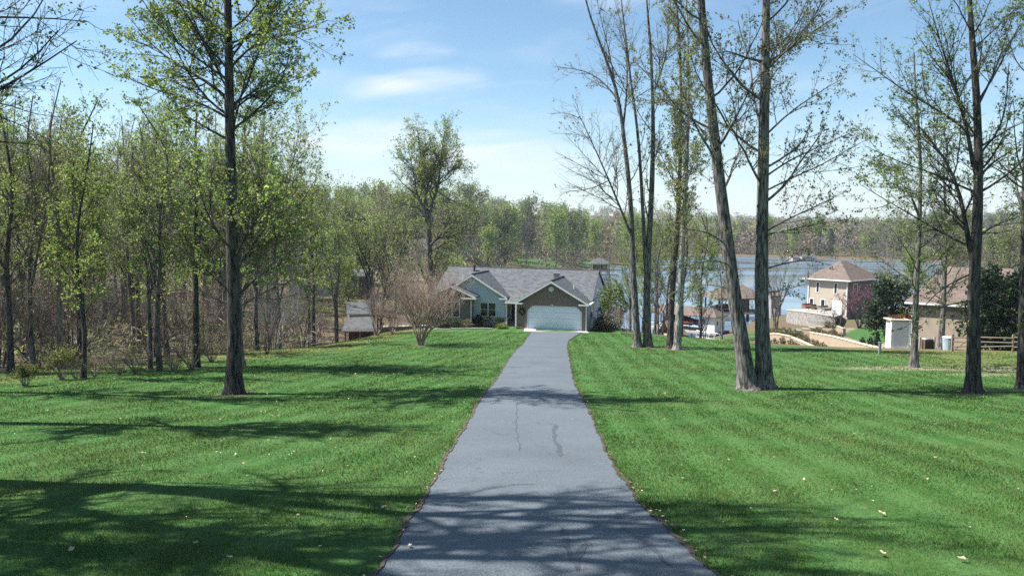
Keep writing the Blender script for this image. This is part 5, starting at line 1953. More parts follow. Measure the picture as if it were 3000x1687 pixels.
MB().prism_y([(1.0, -.8), (6.5, -.8), (6.5, 3.4), (3.7, 5.6), (1.0, 3.4)], -2.2, 0).build('dark_gable', mat('slate_siding', (.12, .13, .16), rough=.8, var=.2), nh)
MB().box(1.9, 3.3, -2.24, -2.203, .8, 2.2).build('window', DARKGLASS, nh)

p = at(2636, 1019, 66.0)
sh = thing('siding_annex', 'low white lap-sided annex left of the tan house wall', 'annex', (p[0], 66.0, float(h(p[0], 66.0))), math.radians(-6))
MB().box(-.62, .70, .0, 1.6, -.5, 2.25).build('wall', WHITE, sh)
for k in range(15):
    z0 = .02 + k * .14
    s_ = MB()
    s_.prism_x([(-.045, z0), (-.004, z0), (-.004, z0 + .138), (-.016, z0 + .138)], -.50, .58)
    s_.build('lap_board', WHITE, sh)
for x0, x1 in ((-.76, -.51), (.59, .76)):
    MB().box(x0, x1, -.06, .2, -.4, 2.3).build('corner_board', WHITE, sh)
MB().box(-.84, .82, -.14, 1.7, 2.302, 2.40).build('flat_roof', TANCAP, sh)
MB().box(-1.05, 1.0, -.5, -.06, -.6, .03).build('concrete_footing', CONCRETE, sh)
p2 = sh.location
leaf_block('planter_flowers', 'red and yellow flowers on the flat top of the white annex', 'flowers', (p2.x + .1, p2.y + .8, p2.z + 2.38), (1.4, .6, .4), 400, [leaf_mat('flower_red', (.38, .06, .04)), L_YSHRUB, L_EVER], [.5, .2, .3], 320, .08, 0, 1)

# things standing by the tan wall
p = at(2712, 1016, 61.5)
ac = thing('air_conditioner', 'brown air conditioner unit at the foot of the tan wall', 'air conditioner', (p[0], 61.5, float(h(p[0], 61.5)) - .02), .3)
MB().box(-.48, .48, -.4, .4, .05, .80).build('cabinet', mat('ac_brown', (.14, .10, .075), rough=.6), ac)
lv = MB()
for k in range(8):
    lv.box(-.44, .44, -.42, -.402, .12 + k * .085, .15 + k * .085)
lv.build('louvers', BLACK, ac)
MB().cyl((0, 0, .802), (0, 0, .86), .34, .30, 16).build('fan_guard', GREYMETAL, ac)
MB().box(-.6, .6, -.5, .5, -.1, .048).build('base_pad', CONCRETE, ac)
for u, lab in ((2694, 'left-hand thin post by the brown air conditioner'), (2737, 'right-hand thin post by the brown air conditioner')):
    p = at(u, 1014, 61.2)
    tag(MB().box(-.05, .05, -.05, .05, -.1, .95).build('garden_post', PALEWOOD), lab, 'post').location = (p[0], 61.2, float(h(p[0], 61.2)))
p = at(2777, 1017, 59.5)
bn = thing('rain_barrel', 'blue-grey round bin with a pale lid beside the tan wall', 'bin', (p[0], 59.5, float(h(p[0], 59.5)) - .02))
MB().cyl((0, 0, 0), (0, 0, .95), .36, .41, 18).build('body', mat('bin_blue', (.33, .40, .44), rough=.5), bn)
MB().cyl((0, 0, .952), (0, 0, 1.05), .44, .36, 18).build('lid', mat('bin_lid', (.55, .58, .58), rough=.5), bn)

# split rail fence
fz = [(2790, 1012, 57.5), (2862, 1011, 57.0), (2968, 1008, 56.0), (3050, 1006, 55.2), (3140, 1004, 54.5)]
fn = thing('rail_fence', 'weathered split-rail fence with loose rails at the right edge of the lawn', 'fence', tuple(at(*fz[0][:2], fz[0][2])))
fn.location.z = float(h(fn.location.x, fn.location.y))
fp = [at(*q) for q in fz]
for q in fp:
    q[2] = float(h(q[0], q[1]))
b0 = np.array(fn.location)
for i, q in enumerate(fp):
    a_ = q - b0
    MB().box(a_[0] - .07, a_[0] + .07, a_[1] - .07, a_[1] + .07, a_[2] - .2, a_[2] + 1.25).build('post', WOOD, fn)
    if i < len(fp) - 1:
        c_ = fp[i + 1] - b0
        for z0, z1 in ((.35, .42), (.72, .66), (1.05, 1.0)):
            MB().cyl(tuple(a_ + np.array([0, -.05, z0])), tuple(c_ + np.array([0, -.05, z1])), .055, .045, 6).build('rail', WOOD, fn)
a_ = fp[0] - b0
MB().cyl(tuple(a_ + np.array([.3, .25, .1])), tuple(fp[1] - b0 + np.array([-.2, .2, 1.1])), .05, .05, 6).build('loose_rail', WOOD, fn)

# utility marker post and three small evergreens
p = ground(2577, 1037)
mk = thing('marker_post', 'short pale grey marker post standing in the lawn before the terraces', 'post', p)
MB().box(-.07, .07, -.07, .07, -.1, .72).build('post', GREYMETAL, mk)
MB().box(-.1, .1, -.1, .1, .722, .78).build('cap', GREYMETAL, mk)
for u, v, Y, hh, lab in ((2527, 1008, 76, 1.05, 'left small dark evergreen cone of three below the bright lawn'), (2550, 1012, 74, 1.05, 'middle small dark evergreen cone of three below the bright lawn'), (2569, 1014, 72.5, 1.25, 'right small dark evergreen cone, tallest of three, beside the white annex')):
    p = at(u, v, Y)
    leaf_block('evergreen_shrub', lab, 'shrub', (p[0], Y, float(h(p[0], Y)) - .05), (.62, .62, hh), 900, [L_EVER, L_BLUEGREEN], [.7, .3], int(u), .09, 0, 1)

# dark evergreens
def evergreen(label, u, Y, hgt, wd, seed, n, dens=(L_EVER, L_BLUEGREEN), ls=.24, name='evergreen_tree'):
    d = ray(u, 900)
    x = d[0] * Y
    z = float(h(x, Y)) - .1
    T = Tree(seed)
    rng = T.rng
    P = curve([(0, 0, 0), (.1, 0, hgt * .4), (0, .1, hgt * .9)], 8)[None]
    R = np.linspace(.16, .03, 8)[None]
    T.tubes('trunk', P, R, 8, BARK_DARK)
    Q, Rq, _, _ = T.spawn(P, R, 46, (.10, 1), (60, 95), lambda i, t: wd * np.interp(t, [.1, .35, .7, 1], [.8, 1, .75, .25]) * (.75 + .5 * rng.random(len(t))), 6, .10, .02, .4, rmin=.02)
    T.tubes('trunk', Q, Rq, 3, BARK_DARK)
    Q2, R2, _, _ = T.spawn(Q, Rq, 7, (.2, 1), (30, 70), wd * .34, 4, .12, .02, .6, rmin=.01)
    T.leaves('crown', Q2, n / len(Q2), ls, list(dens), [.85, .15], jitter=.14, tmin=.1, shape=.6)
    place(name, T.mesh('trunk', 'trunk'), T.mesh('crown', 'crown'), label, 'tree', (x, Y, z))


evergreen('broad dark glossy evergreen tree left of the tan house roof', 2612, 72, 6.6, 2.4, 330, 9000)
evergreen('tall dark evergreen thicket in shade at the right edge behind the fence', 2925, 60.5, 6.4, 2.6, 331, 10000)
evergreen('dark evergreen mass at the right edge, farther right than the fence thicket', 3010, 61, 5.6, 2.8, 332, 8000)
evergreen('dark evergreen low mass behind the rail fence, right of the spreading tree', 2965, 59.5, 3.6, 2.0, 333, 6000)
evergreen('dark conifer rising in the middle of the wood above the valley roofs', 1040, 178, 17, 4.2, 334, 5000, ls=.5)

# pink redbud and small leafy tree before the cream house
a, b = many_stems('', '', '', None, 5.0, 2.2, 6, 340, BARK_DARK, leaf=([L_PINK, L_ROSE], [.7, .3]), r0=.06, lv=(5, 5, 5), per=1.8, size=.14)
p = at(2520, 900, 118)
place('redbud', a, b, 'pink-blossoming redbud against the shaded wall of the cream house', 'tree', (p[0], 118, float(h(p[0], 118))), 0, None, 1.15)
a, b = many_stems('', '', '', None, 4.2, 2.2, 4, 341, BARK_DARK, leaf=([L_GREEN, L_OLIVE], [.5, .5]), r0=.07, lv=(4, 4, 4), per=.8, size=.14)
p = at(2455, 930, 116)
place('patio_tree', a, b, 'small dark leafy tree standing at the end of the stone patio wall', 'tree', (p[0], 116, float(h(p[0], 116))))

# cream two-storey house
p = at(2482, 925, 128)
ch_ = thing('cream_house', 'cream two-storey house with a hipped tan roof beside the lake', 'house', (p[0], 128, float(h(p[0], 128))), math.radians(41))
CZ = p[2] - float(h(p[0], 128))
WH = CZ + 5.75
MB().box(0, 10, .0, 7.0, -1, WH).build('wall', CREAM, ch_)
MB().slab([(-.6, -.6, WH), (-.6, 7.6, WH), (4.0, 3.5, WH + 2.9)], .2).slab([(-.6, 7.6, WH), (10.6, 7.6, WH), (6.2, 3.5, WH + 2.9), (4.0, 3.5, WH + 2.9)], .2).slab([(10.6, -.6, WH), (-.6, -.6, WH), (4.0, 3.5, WH + 2.9), (6.2, 3.5, WH + 2.9)], .2).slab([(10.6, 7.6, WH), (10.6, -.6, WH), (6.2, 3.5, WH + 2.9)], .2).build('roof', SHINGLE_TAN, ch_)
MB().box(.003, 10.0, -.04, -.003, -1, WH - .02).build('shaded_brick_face', mat('mauve_shade_brick', (.15, .115, .105), rough=.9, var=.2, scale=5), ch_)  # dark brick tint, also painting in the shade this face lacked
MB().box(-.68, -.605, -.6, 7.6, WH - .2, WH).box(-.6, 10.6, -.68, -.605, WH - .2, WH).build('gutter', WHITE, ch_)
for y0, y1, z0, z1 in ((1.9, 2.3, CZ + 3.5, CZ + 5.1), (5.0, 5.4, CZ + 3.5, CZ + 5.1), (3.9, 4.5, CZ + .9, CZ + 2.3), (5.9, 6.5, CZ + .9, CZ + 2.3)):
    wn = link('window', MB().box(-.03, -.003, y0, y1, z0, z1).mesh('window', DARKGLASS), ch_)
    link('frame', MB().box(-.06, -.004, y0 - .12, y0, z0 - .1, z1 + .1).box(-.06, -.004, y1, y1 + .12, z0 - .1, z1 + .1).box(-.06, -.004, y0, y1, z1, z1 + .1).box(-.06, -.004, y0, y1, z0 - .1, z0).mesh('frame', WHITE), wn)
MB().box(-.05, -.003, .9, 2.6, CZ, CZ + 2.3).build('patio_door', WHITE, ch_)
wn = link('window', MB().box(1.6, 2.9, -.06, -.043, CZ + 3.3, CZ + 5.0).mesh('window', DARKGLASS), ch_)
link('frame', MB().box(1.48, 1.6, -.09, -.044, CZ + 3.2, CZ + 5.1).box(2.9, 3.02, -.09, -.044, CZ + 3.2, CZ + 5.1).box(1.6, 2.9, -.09, -.044, CZ + 5.0, CZ + 5.1).mesh('frame', WHITE), wn)
for y in (.15, 6.8):
    MB().box(-.14, -.006, y - .06, y + .06, CZ, WH - .1).build('downspout', WHITE, ch_)

# curved stone wall and patio
PW = [(2303, 946, 131), (2330, 950, 127), (2372, 952, 123), (2410, 951, 121), (2446, 944, 120)]
pw0 = np.array([at(u, 944, Y) for u, v, Y in PW])
zt_ = at(2330, 908, 126)[2]
sw = thing('stone_wall', 'curved grey stone retaining wall below the cream house patio', 'wall', (pw0[2][0], pw0[2][1], float(h(pw0[2][0], pw0[2][1]))))
b0 = np.array(sw.location)
topz = [at(u, t, Y)[2] for (u, v, Y), t in zip(PW, (906, 909, 914, 920, 927))]
cc = curve([(x, y, z) for (x, y, _), z in zip(pw0, topz)], 13)
V, F = [], []
mbw, mbc = MB(), MB()
for i in range(12):
    p0, p1 = cc[i], cc[i + 1]
    n_ = np.array([p1[1] - p0[1], -(p1[0] - p0[0]), 0])
    n_ /= np.linalg.norm(n_)
    q = [p0 - b0, p1 - b0, p1 - n_ * .5 - b0, p0 - n_ * .5 - b0]
    for tgt, zz0, zz1, of in ((mbw, -3.5, -.16, 0), (mbc, -.155, 0, .06)):
        lo = [(a_[0] + n_[0] * of, a_[1] + n_[1] * of, a_[2] + zz0) for a_ in q]
        hi = [(a_[0] + n_[0] * of, a_[1] + n_[1] * of, a_[2] + zz1) for a_ in q]
        k = len(tgt.v)
        tgt.v += lo + hi
        tgt.f += [tuple(k + j for j in r) for r in ((0, 1, 5, 4), (1, 2, 6, 5), (2, 3, 7, 6), (3, 0, 4, 7), (4, 5, 6, 7))]
mbw.build('wall', STONE, sw)
mbc.build('coping', TANCAP, sw)
bk_ = [tuple(cc[i]) for i in range(13)]
pt = MB()
far_pts = [at(2470, 920, 128), at(2370, 905, 136)]
pt.slab([(x, y, z - .03) for x, y, z in bk_] + [tuple(q) for q in far_pts], .12)
tag(pt.build('patio', CONCRETE), kind='structure')


def patio_item(name, label, cat, u, v, Y, builder):
    p = at(u, v, Y)
    o = thing(name, label, cat, tuple(p), math.radians(30))
    builder(o)
    return o


def sofa(o, m1, m2, w):
    MB().box(-w / 2, w / 2, -.4, .4, .12, .42).build('base', m1, o)
    MB().box(-w / 2 + .1, w / 2 - .1, -.38, .2, .425, .56).build('cushion', m2, o)
    MB().box(-w / 2, w / 2, .25, .42, .425, .9).build('backrest', m1, o)
    for x in (-w / 2 + .06, w / 2 - .06):
        MB().box(x - .06, x + .06, -.38, .245, .425, .7).build('armrest', m1, o)


RUST = mat('rust_wood', (.25, .11, .07), rough=.7)
patio_item('patio_sofa', 'reddish brown patio sofa at the lake end of the stone patio', 'sofa', 2368, 905, 130, lambda o: sofa(o, RUST, mat('rust_cushion', (.30, .15, .10)), 2.3))
patio_item('patio_chair', 'dark wicker chair between the two patio sofas', 'chair', 2388, 908, 128.5, lambda o: sofa(o, mat('wicker', (.09, .055, .04)), mat('wicker_cushion', (.25, .22, .18)), 1.1))
patio_item('patio_sofa', 'grey cushioned patio sofa nearer the cream house', 'sofa', 2415, 912, 126, lambda o: sofa(o, mat('wicker_grey', (.22, .2, .17)), mat('cushion_grey', (.38, .36, .32)), 2.4))


def table(o):
    MB().box(-.6, .6, -.4, .4, .36, .42).build('table_top', PALEWOOD, o)
    for x in (-.5, .5):
        for y in (-.32, .32):
            MB().box(x - .04, x + .04, y - .04, y + .04, 0, .358).build('leg', PALEWOOD, o)


patio_item('coffee_table', 'low pale table in front of the grey patio sofa', 'table', 2405, 916, 124, table)

# terraces: stepped tan block walls with caps
def terrace(label, pix, Y0, Y1, hgt, seg):
    n = seg
    us = np.linspace(0, 1, n + 1)
    P = np.array(pix, float)
    d = np.linspace(0, 1, len(P))
    U = np.interp(us, d, P[:, 0])
    VT = np.interp(us, d, P[:, 1])
    YY = np.linspace(Y0, Y1, n + 1)
    pts_ = np.array([at(a_, b_, c_) for a_, b_, c_ in zip(U, VT, YY)])
    t = thing('terrace_wall', label, 'wall', (pts_[n // 2][0], pts_[n // 2][1], float(h(pts_[n // 2][0], pts_[n // 2][1]))))
    b0 = np.array(t.location)
    mw, mc = MB(), MB()
    for i in range(n):
        p0, p1 = pts_[i] - b0, pts_[i + 1] - b0
        zt = (p0[2] + p1[2]) / 2
        dd_ = p1 - p0
        nn = np.array([dd_[1], -dd_[0], 0])
        nn /= np.linalg.norm(nn)
        q = [p0, p1, p1 - nn * .35, p0 - nn * .35]
        for tgt, z0, z1, of in ((mw, zt - hgt, zt - .10, 0), (mc, zt - .097, zt, .05)):
            k = len(tgt.v)
            tgt.v += [(a_[0] + nn[0] * of, a_[1] + nn[1] * of, z0) for a_ in q] + [(a_[0] + nn[0] * of, a_[1] + nn[1] * of, z1) for a_ in q]
            tgt.f += [tuple(k + j for j in r) for r in ((0, 1, 5, 4), (1, 2, 6, 5), (2, 3, 7, 6), (3, 0, 4, 7), (4, 5, 6, 7))]
    mw.build('wall', TANBLOCK, t)
    mc.build('cap', TANCAP, t)
    return t


terrace('short tan block terrace wall nearest the twin trunks', [(2246, 979), (2270, 975), (2316, 984)], 84, 79, 2.2, 6)
terrace('tan terrace wall sloping down to the right, nearest the lawn', [(2318, 987), (2350, 1000), (2402, 1024)], 78, 68, 2.0, 8)
terrace('long stepped tan terrace wall in the middle of the slope', [(2372, 972), (2440, 984), (2500, 1000), (2590, 1022)], 88, 66, 1.9, 16)
terrace('upper stepped tan terrace wall below the stone patio wall', [(2328, 968), (2390, 956), (2450, 953), (2470, 962)], 104, 98, 1.1, 9)
bs = [(2268, 985, 83), (2293, 995, 80), (2268, 1006, 77), (2317, 1004, 76), (2333, 1012, 73), (2275, 967, 90), (2295, 970, 89), (2312, 973, 87), (2328, 975, 86), (2345, 976, 86),
      (2345, 986, 82), (2357, 993, 79), (2362, 997, 77), (2380, 1003, 75), (2393, 1010, 73), (2412, 1017, 70), (2380, 968, 92), (2392, 969, 92), (2404, 970, 91), (2416, 972, 90), (2428, 975, 89),
      (2440, 978, 88), (2452, 981, 86), (2462, 984, 84), (2257, 970, 90), (2424, 950, 100), (2442, 952, 98)]
tshrub = None
for i, (u, v, Y) in enumerate(bs):
    p = at(u, v, Y)
    z = p[2] - .35
    if tshrub is None:
        tshrub = leaf_block('terrace_shrub', 'small rounded olive-brown shrub on the tan garden terraces', 'shrub', (p[0], Y, z), (.85, .85, .72), 420, [L_SHRUB, L_BRONZE, L_YSHRUB], [.45, .35, .2], 350, .10, 0, 1, 'rounded shrubs on the tan terraces')
        continue
    c2 = tshrub.copy()
    C.objects.link(c2)
    c2.location = (p[0], Y, z)
    s_ = random.uniform(.7, 1.2)
    c2.scale = (s_, s_, s_)
    c2.rotation_euler = (0, 0, random.uniform(0, 6))
    for chd in tshrub.children:
        c3 = chd.copy()
        C.objects.link(c3)
        c3.parent = c2

# ------------------------------------------------------------------ boathouses
p = at(2093, 975, 124)
bh = thing('boathouse', 'white boathouse with a tan roof and open bays over the water', 'boathouse', (p[0], 124, p[2]), math.radians(50))
# local x along the shaded end wall, local y along the lake side away to the left
L_ = 11.5
MB().box(-.3, 4.4, -.4, L_ + .3, -.35, 0).build('deck', PALEWOOD, bh)
MB().box(-.34, 4.4, -.46, -.405, -.45, .02).build('fender_board', BLUE, bh)
MB().box(0, 3.6, .0, .15, .002, 2.5).box(0, .12, .15, 1.9, .002, 2.5).build('wall', WHITE, bh)
MB().box(2.1, 3.0, -.03, -.003, .02, 2.0).build('door', mat('bh_door', (.45, .46, .45), rough=.6), bh)
MB().box(.7, 1.2, -.04, -.003, 1.1, 1.7).build('window', DARKGLASS, bh)
for y in (1.95, 4.3, 6.7, 9.1, L_):
    for x in (.0, 3.5):
        MB().box(x, x + .16, y - .08, y + .08, .002, 2.5).build('post', BLACK, bh)
MB().box(0, .12, 1.9, L_, 2.3, 2.5).build('beam', mat('bh_beam', (.12, .09, .08)), bh)
MB().box(0, .1, 2.04, L_, .7, .78).build('rail', WHITE, bh)
MB().slab([(-.5, -.5, 2.5), (-.5, L_ + .5, 2.5), (1.8, L_ - 1.2, 3.7), (1.8, 1.2, 3.7)], .15).slab([(4.1, L_ + .5, 2.5), (4.1, -.5, 2.5), (1.8, 1.2, 3.7), (1.8, L_ - 1.2, 3.7)], .15).slab([(4.1, -.5, 2.5), (-.5, -.5, 2.5), (1.8, 1.2, 3.7)], .15).slab([(-.5, L_ + .5, 2.5), (4.1, L_ + .5, 2.5), (1.8, L_ - 1.2, 3.7)], .15).build('roof', SHINGLE_TAN, bh)
for y in (0.2, 4, 8, 11):
    for x in (.2, 3.6):
        MB().cyl((x, y, -3.2), (x, y, -.352), .12, .12, 8).build('pile', WOOD, bh)


def boat(name, label, parent_loc, rz, m, cover):
    o = thing(name, label, 'boat', parent_loc, rz)
    secs = []
    for y, wd, zb, zs in ((-2.9, .95, .25, .85), (-1, 1.05, .05, .85), (1, 1.0, .05, .9), (2.3, .65, .2, 1.0), (3.1, .05, .75, 1.1)):
        secs.append([(-wd, y, zs), (-wd * .85, y, zb + .25), (0, y, zb), (wd * .85, y, zb + .25), (wd, y, zs)])
    mb = MB()
    for s in secs:
        mb.v += s
    for i in range(4):
        for k in range(4):
            mb.f.append((i * 5 + k, i * 5 + k + 1, i * 5 + k + 6, i * 5 + k + 5))
    mb.f.append((0, 1, 2, 3, 4))
    mb.build('hull', m, o)
    mb = MB()
    for i, s in enumerate(secs):
        hh = (.15, .55, .6, .2, .02)[i]
        mb.v += [s[0], (s[0][0] * .6, s[0][1], s[0][2] + hh), (0, s[0][1], s[0][2] + hh * 1.2), (s[4][0] * .6, s[0][1], s[0][2] + hh), s[4]]
    for i in range(4):
        for k in range(4):
            mb.f.append((i * 5 + k, i * 5 + k + 1, i * 5 + k + 6, i * 5 + k + 5))
    mb.build('cover', cover, o)
    MB().box(-.25, .25, -3.3, -2.9, .2, 1.1).build('engine', BLACK, o)
    MB().box(-1.06, -1.0, -2.6, 1.4, .58, .68).build('stripe', WHITE, o)
    for y in (-1.5, 1.2):
        MB().box(-1.2, 1.2, y - .08, y + .08, -.15, .03).build('cradle_beam', WOOD, o)
    return o


BM = Matrix.Translation(bh.location) @ Matrix.Rotation(math.radians(50), 4, 'Z')
q = BM @ Vector((1.75, 7.0, .55))
boat('speedboat', 'red speedboat under a dark cover, lifted inside the white boathouse', tuple(q), math.radians(50), RED, CANVAS)

p = at(2105, 915, 150)
b2 = thing('boathouse', 'open boathouse with a hipped tan roof on dark posts, behind the twin trunks', 'boathouse', (p[0], 150, p[2]), math.radians(8))
MB().box(-.3, 9.2, -.3, 7.2, -.4, 0).build('deck', PALEWOOD, b2)
for x in (.1, 3.0, 6.0, 8.8):
    for y in (.1, 6.8):
        MB().box(x - .12, x + .12, y - .12, y + .12, -2.5, 2.65).build('post', BLACK, b2)
MB().slab([(-.7, -.7, 2.65), (9.6, -.7, 2.65), (6.3, 3.5, 5.0), (2.8, 3.5, 5.0)], .18).slab([(9.6, -.7, 2.65), (9.6, 7.7, 2.65), (6.3, 3.5, 5.0)], .18).slab([(9.6, 7.7, 2.65), (-.7, 7.7, 2.65), (2.8, 3.5, 5), (6.3, 3.5, 5)], .18).slab([(-.7, 7.7, 2.65), (-.7, -.7, 2.65), (2.8, 3.5, 5)], .18).build('roof', SHINGLE_TAN, b2)
MB().box(-.72, 9.62, -.76, -.705, 2.42, 2.64).build('fascia', BLACK, b2)
MB().box(5.4, 8.4, 5.2, 5.35, .002, 2.3).build('back_wall', mat('mauve_wall', (.30, .22, .21)), b2)
boat('moored_boat', 'dark boat under the hipped boathouse roof', (p[0] + 2.2, 153.2, p[2] - .2), math.radians(95), mat('navy', (.03, .04, .06), rough=.3), CANVAS)
p = at(2253, 918, 146)
b3 = thing('lake_shed', 'tall narrow grey boathouse beside the right-hand trunk', 'boathouse', (p[0], 146, p[2]), 0)
MB().box(.3, 2.2, 0, 4, -1.5, 3.3).build('wall', mat('shed_grey', (.28, .28, .29)), b3)
MB().slab([(.1, -.4, 3.3), (2.4, -.4, 3.3), (2.4, 2, 4.1), (.1, 2, 4.1)], .15).slab([(.1, 2, 4.1), (2.4, 2, 4.1), (2.4, 4.4, 3.3), (.1, 4.4, 3.3)], .15).build('roof', SHINGLE_TAN, b3)
MB().box(.35, 1.1, -.03, -.003, -1.2, .9).build('door', WHITE, b3)
p = at(1985, 992, 96)
b4 = thing('tan_shed', 'tan shed with a shingled roof behind the pale-barked tree', 'shed', (p[0] - .3, 96, p[2] - .5), math.radians(10))
MB().box(-.3, 1.45, 0, 3.5, -1, .75).build('wall', TANWALL, b4)
MB().slab([(-.6, -.4, .72), (1.7, -.4, .72), (1.2, 2.2, 2.5), (-.6, 2.2, 2.5)], .12).slab([(-.6, 2.2, 2.5), (1.2, 2.2, 2.5), (1.7, 4.4, .72), (-.6, 4.4, .72)], .12).build('roof', SHINGLE_TAN, b4)
# gangway with a rail
p0, p1 = at(2040, 985, 116), at(2085, 998, 108)
gw = thing('gangway', 'white-railed ramp going down to the white boathouse', 'ramp', tuple(p1))
d_ = p0 - p1
for sx in (0, 1.1):
    MB().cyl((sx, 0, .9), (d_[0] + sx, d_[1], d_[2] + .9), .05, .05, 6).build('handrail', WHITE, gw)
    for k in range(4):
        q = d_ * k / 3
        MB().cyl((q[0] + sx, q[1], q[2] - 1.5), (q[0] + sx, q[1], q[2] + .9), .045, .045, 6).build('post', WHITE, gw)
MB().slab([(0, 0, 0), (1.1, 0, 0), (d_[0] + 1.1, d_[1], d_[2]), (d_[0], d_[1], d_[2])], .1).build('walkway', PALEWOOD, gw)
# dark boat moored below the cream house
p = at(2345, 900, 146)
boat('moored_boat', 'dark boat on the lake behind the cream house patio', (p[0], 146, .25), math.radians(60), mat('navy', (.03, .04, .06), rough=.3), mat('navy_canvas', (.02, .05, .06)))

# thin waterside trees
a, b = many_stems('', '', '', None, 11, 1.6, 3, 360, BARK_GREY, leaf=([L_OLIVE], [1]), r0=.13, lv=(4, 4, 4), per=.5, size=.12)
for u, v, Y, s_, lab in ((2272, 955, 118, 1.05, 'thin leaning waterside tree right of the twin trunks'), (2222, 965, 112, .7, 'thin waterside sapling behind the fork of the twin trunks'),
                         (2390, 940, 140, .9, 'slim bare tree on the shore behind the patio'), (2060, 985, 104, .6, 'bare sapling before the white boathouse'), (1935, 985, 92, .9, 'pale slim tree behind the right clump, by the water')):
    p = at(u, v, Y)
    place('waterside_tree', a, b, lab, 'tree', (p[0], Y, max(float(h(p[0], Y)), -.5) - .1), random.uniform(0, 6), None, s_)

# ------------------------------------------------------------------ roofs in the valley on the left
def simple_house(name, label, u, v, Y, wx, wy, wh, rise, rz, wall, roof, cat='house', windows=0):
    """(u, v): pixel of the left front eave corner"""
    p = at(u, v, Y)
    o = thing(name, label, cat, (p[0], Y, p[2] - wh), rz)
    MB().box(.3, wx - .3, .3, wy - .3, -2.5, wh).build('wall', wall, o)
    MB().slab([(0, 0, wh), (wx, 0, wh), (wx, wy / 2, wh + rise), (0, wy / 2, wh + rise)], .14).slab([(0, wy / 2, wh + rise), (wx, wy / 2, wh + rise), (wx, wy, wh), (0, wy, wh)], .14).prism_x([(.3, wh - .14), (wy - .3, wh - .14), (wy / 2, wh + rise - .16)], .3, wx - .3).build('roof', roof, o)
    MB().box(0, wx, -.06, -.003, wh - .22, wh - .02).build('fascia', WHITE, o)
    for k in range(windows):
        x = 1.2 + k * (wx - 2.4) / max(1, windows - .5)
        w_ = link('window', MB().box(x, x + 1.0, .26, .297, wh - 2.0, wh - .7).mesh('window', DARKGLASS), o)
        link('frame', MB().box(x - .1, x, .24, .296, wh - 2.1, wh - .6).box(x + 1, x + 1.1, .24, .296, wh - 2.1, wh - .6).box(x, x + 1, .24, .296, wh - .7, wh - .6).box(x, x + 1, .24, .296, wh - 2.1, wh - 2.0).mesh('frame', WHITE), w_)
    return o


p = at(1000, 967, 88)
pv = thing('pavilion', 'low open pavilion with a pale grey roof just over the lawn crest', 'pavilion', (p[0], 88, p[2] - 2.3), math.radians(6))
MB().slab([(0, 0, 2.3), (3.9, 0, 2.42), (3.5, 4.6, 3.3), (.3, 4.6, 3.2)], .14).slab([(.3, 4.6, 3.2), (3.5, 4.6, 3.3), (3.9, 9, 2.4), (0, 9, 2.3)], .14).build('roof', SHINGLE_PALE, pv)
MB().box(0, 3.9, -.07, -.004, 2.14, 2.3).build('fascia', WHITE, pv)
for x in (.4, 2.0, 3.5):
    for y in (.5, 8.4):
        MB().box(x - .09, x + .09, y - .09, y + .09, -1.5, 2.25).build('post', WOOD, pv)
MB().box(.3, 3.6, 5, 5.2, -1.5, 2.2).build('back_wall', CANVAS, pv)
simple_house('valley_house', 'grey-green gabled house behind the open pavilion', 1016, 917, 104, 3.6, 6, 3.0, 1.2, math.radians(14), SAGE, SHINGLE_GREY, windows=1)
simple_house('valley_house', 'dark brick house half hidden by bare branches above the pavilion', 975, 806, 150, 6.2, 8, 3.6, 1.0, math.radians(-4), DARKBRICK, SHINGLE_GREY, windows=2)
simple_house('valley_house', 'house with a pale grey roof seen through the wood by the dark conifer', 990, 692, 210, 6.5, 9, 4, 2.4, math.radians(20), SAGE, SHINGLE_PALE, windows=1)
simple_house('valley_house', 'pale roofed house behind the broad pale green tree', 838, 772, 140, 7, 8, 3.4, 2.2, math.radians(-10), SAGE, SHINGLE_PALE, windows=2)
simple_house('valley_house', 'pale house behind the trunk of the tall round-crowned tree', 1190, 725, 215, 9, 9, 5, 2.2, 0, SAGE, SHINGLE_PALE, windows=3)
p = at(1729, 773, 292)
gz = thing('lake_gazebo', 'grey-roofed open shelter on the cove just above the right end of the main roof', 'shelter', (p[0], 292, p[2] - 2.2))
MB().slab([(0, 0, 2.2), (7.6, 0, 2.2), (4.8, 3.5, 4.2), (2.8, 3.5, 4.2)], .14).slab([(7.6, 0, 2.2), (7.6, 7, 2.2), (4.8, 3.5, 4.2)], .14).slab([(7.6, 7, 2.2), (0, 7, 2.2), (2.8, 3.5, 4.2), (4.8, 3.5, 4.2)], .14).slab([(0, 7, 2.2), (0, 0, 2.2), (2.8, 3.5, 4.2)], .14).build('roof', SHINGLE_PALE, gz)
for x in (.5, 3.8, 7.1):
    for y in (.5, 6.5):
        MB().box(x - .12, x + .12, y - .12, y + .12, -3.5, 2.15).build('post', WOOD, gz)
MB().box(1.5, 6.5, 3, 5.5, 0, 1.7).build('back_wall', CANVAS, gz)  # dark block put in as the shade beneath the shelter roof
MB().box(-.3, 7.9, -.3, 7.3, -.3, -.02).build('deck', WOOD, gz)
simple_house('hill_house', 'tiny dark roofed house on the skyline above the main roof', 1648, 652, 520, 12, 9, 5, 2.2, 0, DARKBRICK, SHINGLE_GREY)
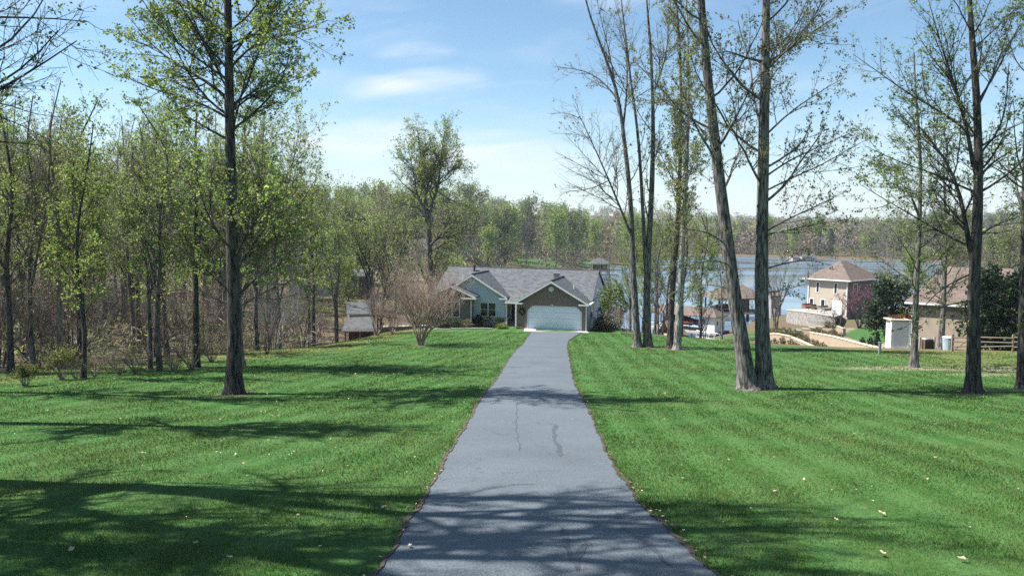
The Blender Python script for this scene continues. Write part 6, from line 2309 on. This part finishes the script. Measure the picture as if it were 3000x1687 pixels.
simple_house('dock_house', 'small white dock house on the far lake shore', 2348, 752, 455, 9, 7, 2.6, 1.2, 0, CREAM, SHINGLE_PALE, windows=2)
simple_house('dock_house', 'tan dock house on the far lake shore, left of the white one', 2322, 752, 456, 4, 7, 2.2, 1.0, 0, TANWALL, SHINGLE_TAN)
# low wall with a pale cap left of the main house
p = at(1117, 957, 80)
p2 = at(1262, 953, 77.5)
lw = thing('low_wall', 'low dark timber wall with a pale cap left of the main house', 'wall', tuple(p))
d_ = p2 - p
for k in range(7):
    a_, b_ = d_ * k / 7, d_ * (k + .97) / 7
    MB().prism_y([(a_[0], a_[2] - 1.6), (b_[0], b_[2] - 1.6), (b_[0], b_[2] - .06), (a_[0], a_[2] - .06)], min(a_[1], b_[1]), min(a_[1], b_[1]) + .3).build('panel', WOOD, lw)
MB().cyl((0, .05, 0), (d_[0], d_[1] + .05, d_[2]), .07, .07, 6).build('cap', WHITE, lw)
# white board fence in the wood
p, p2 = at(408, 1027, 66), at(507, 1023, 66)
wf = thing('board_fence', 'white horizontal rail seen between the left wood trunks', 'fence', tuple(p))
d_ = p2 - p
MB().prism_y([(0, -.09), (d_[0], d_[2] - .09), (d_[0], d_[2] + .09), (0, .09)], 0, .05).build('rail', WHITE, wf)
for k in range(4):
    q = d_ * k / 3
    MB().box(q[0] - .07, q[0] + .07, .055, .18, q[2] - 1.6, q[2] + .1).build('post', WHITE, wf)

# ------------------------------------------------------------------ haze
hz = MB().box(-1700, 1900, -60, 2750, -4, 75).build('haze', bpy.data.materials.new('haze'))
hm = hz.data.materials[0]
hm.use_nodes = True
ht = hm.node_tree
ht.nodes.clear()
ho = N(ht, 'ShaderNodeOutputMaterial')
hv = N(ht, 'ShaderNodeVolumePrincipled')
hv.inputs['Color'].default_value = (.86, .92, 1.0, 1)
hv.inputs['Density'].default_value = 0.00017
hv.inputs['Anisotropy'].default_value = 0.2
ht.links.new(hv.outputs[0], ho.inputs['Volume'])
tag(hz, kind='stuff')
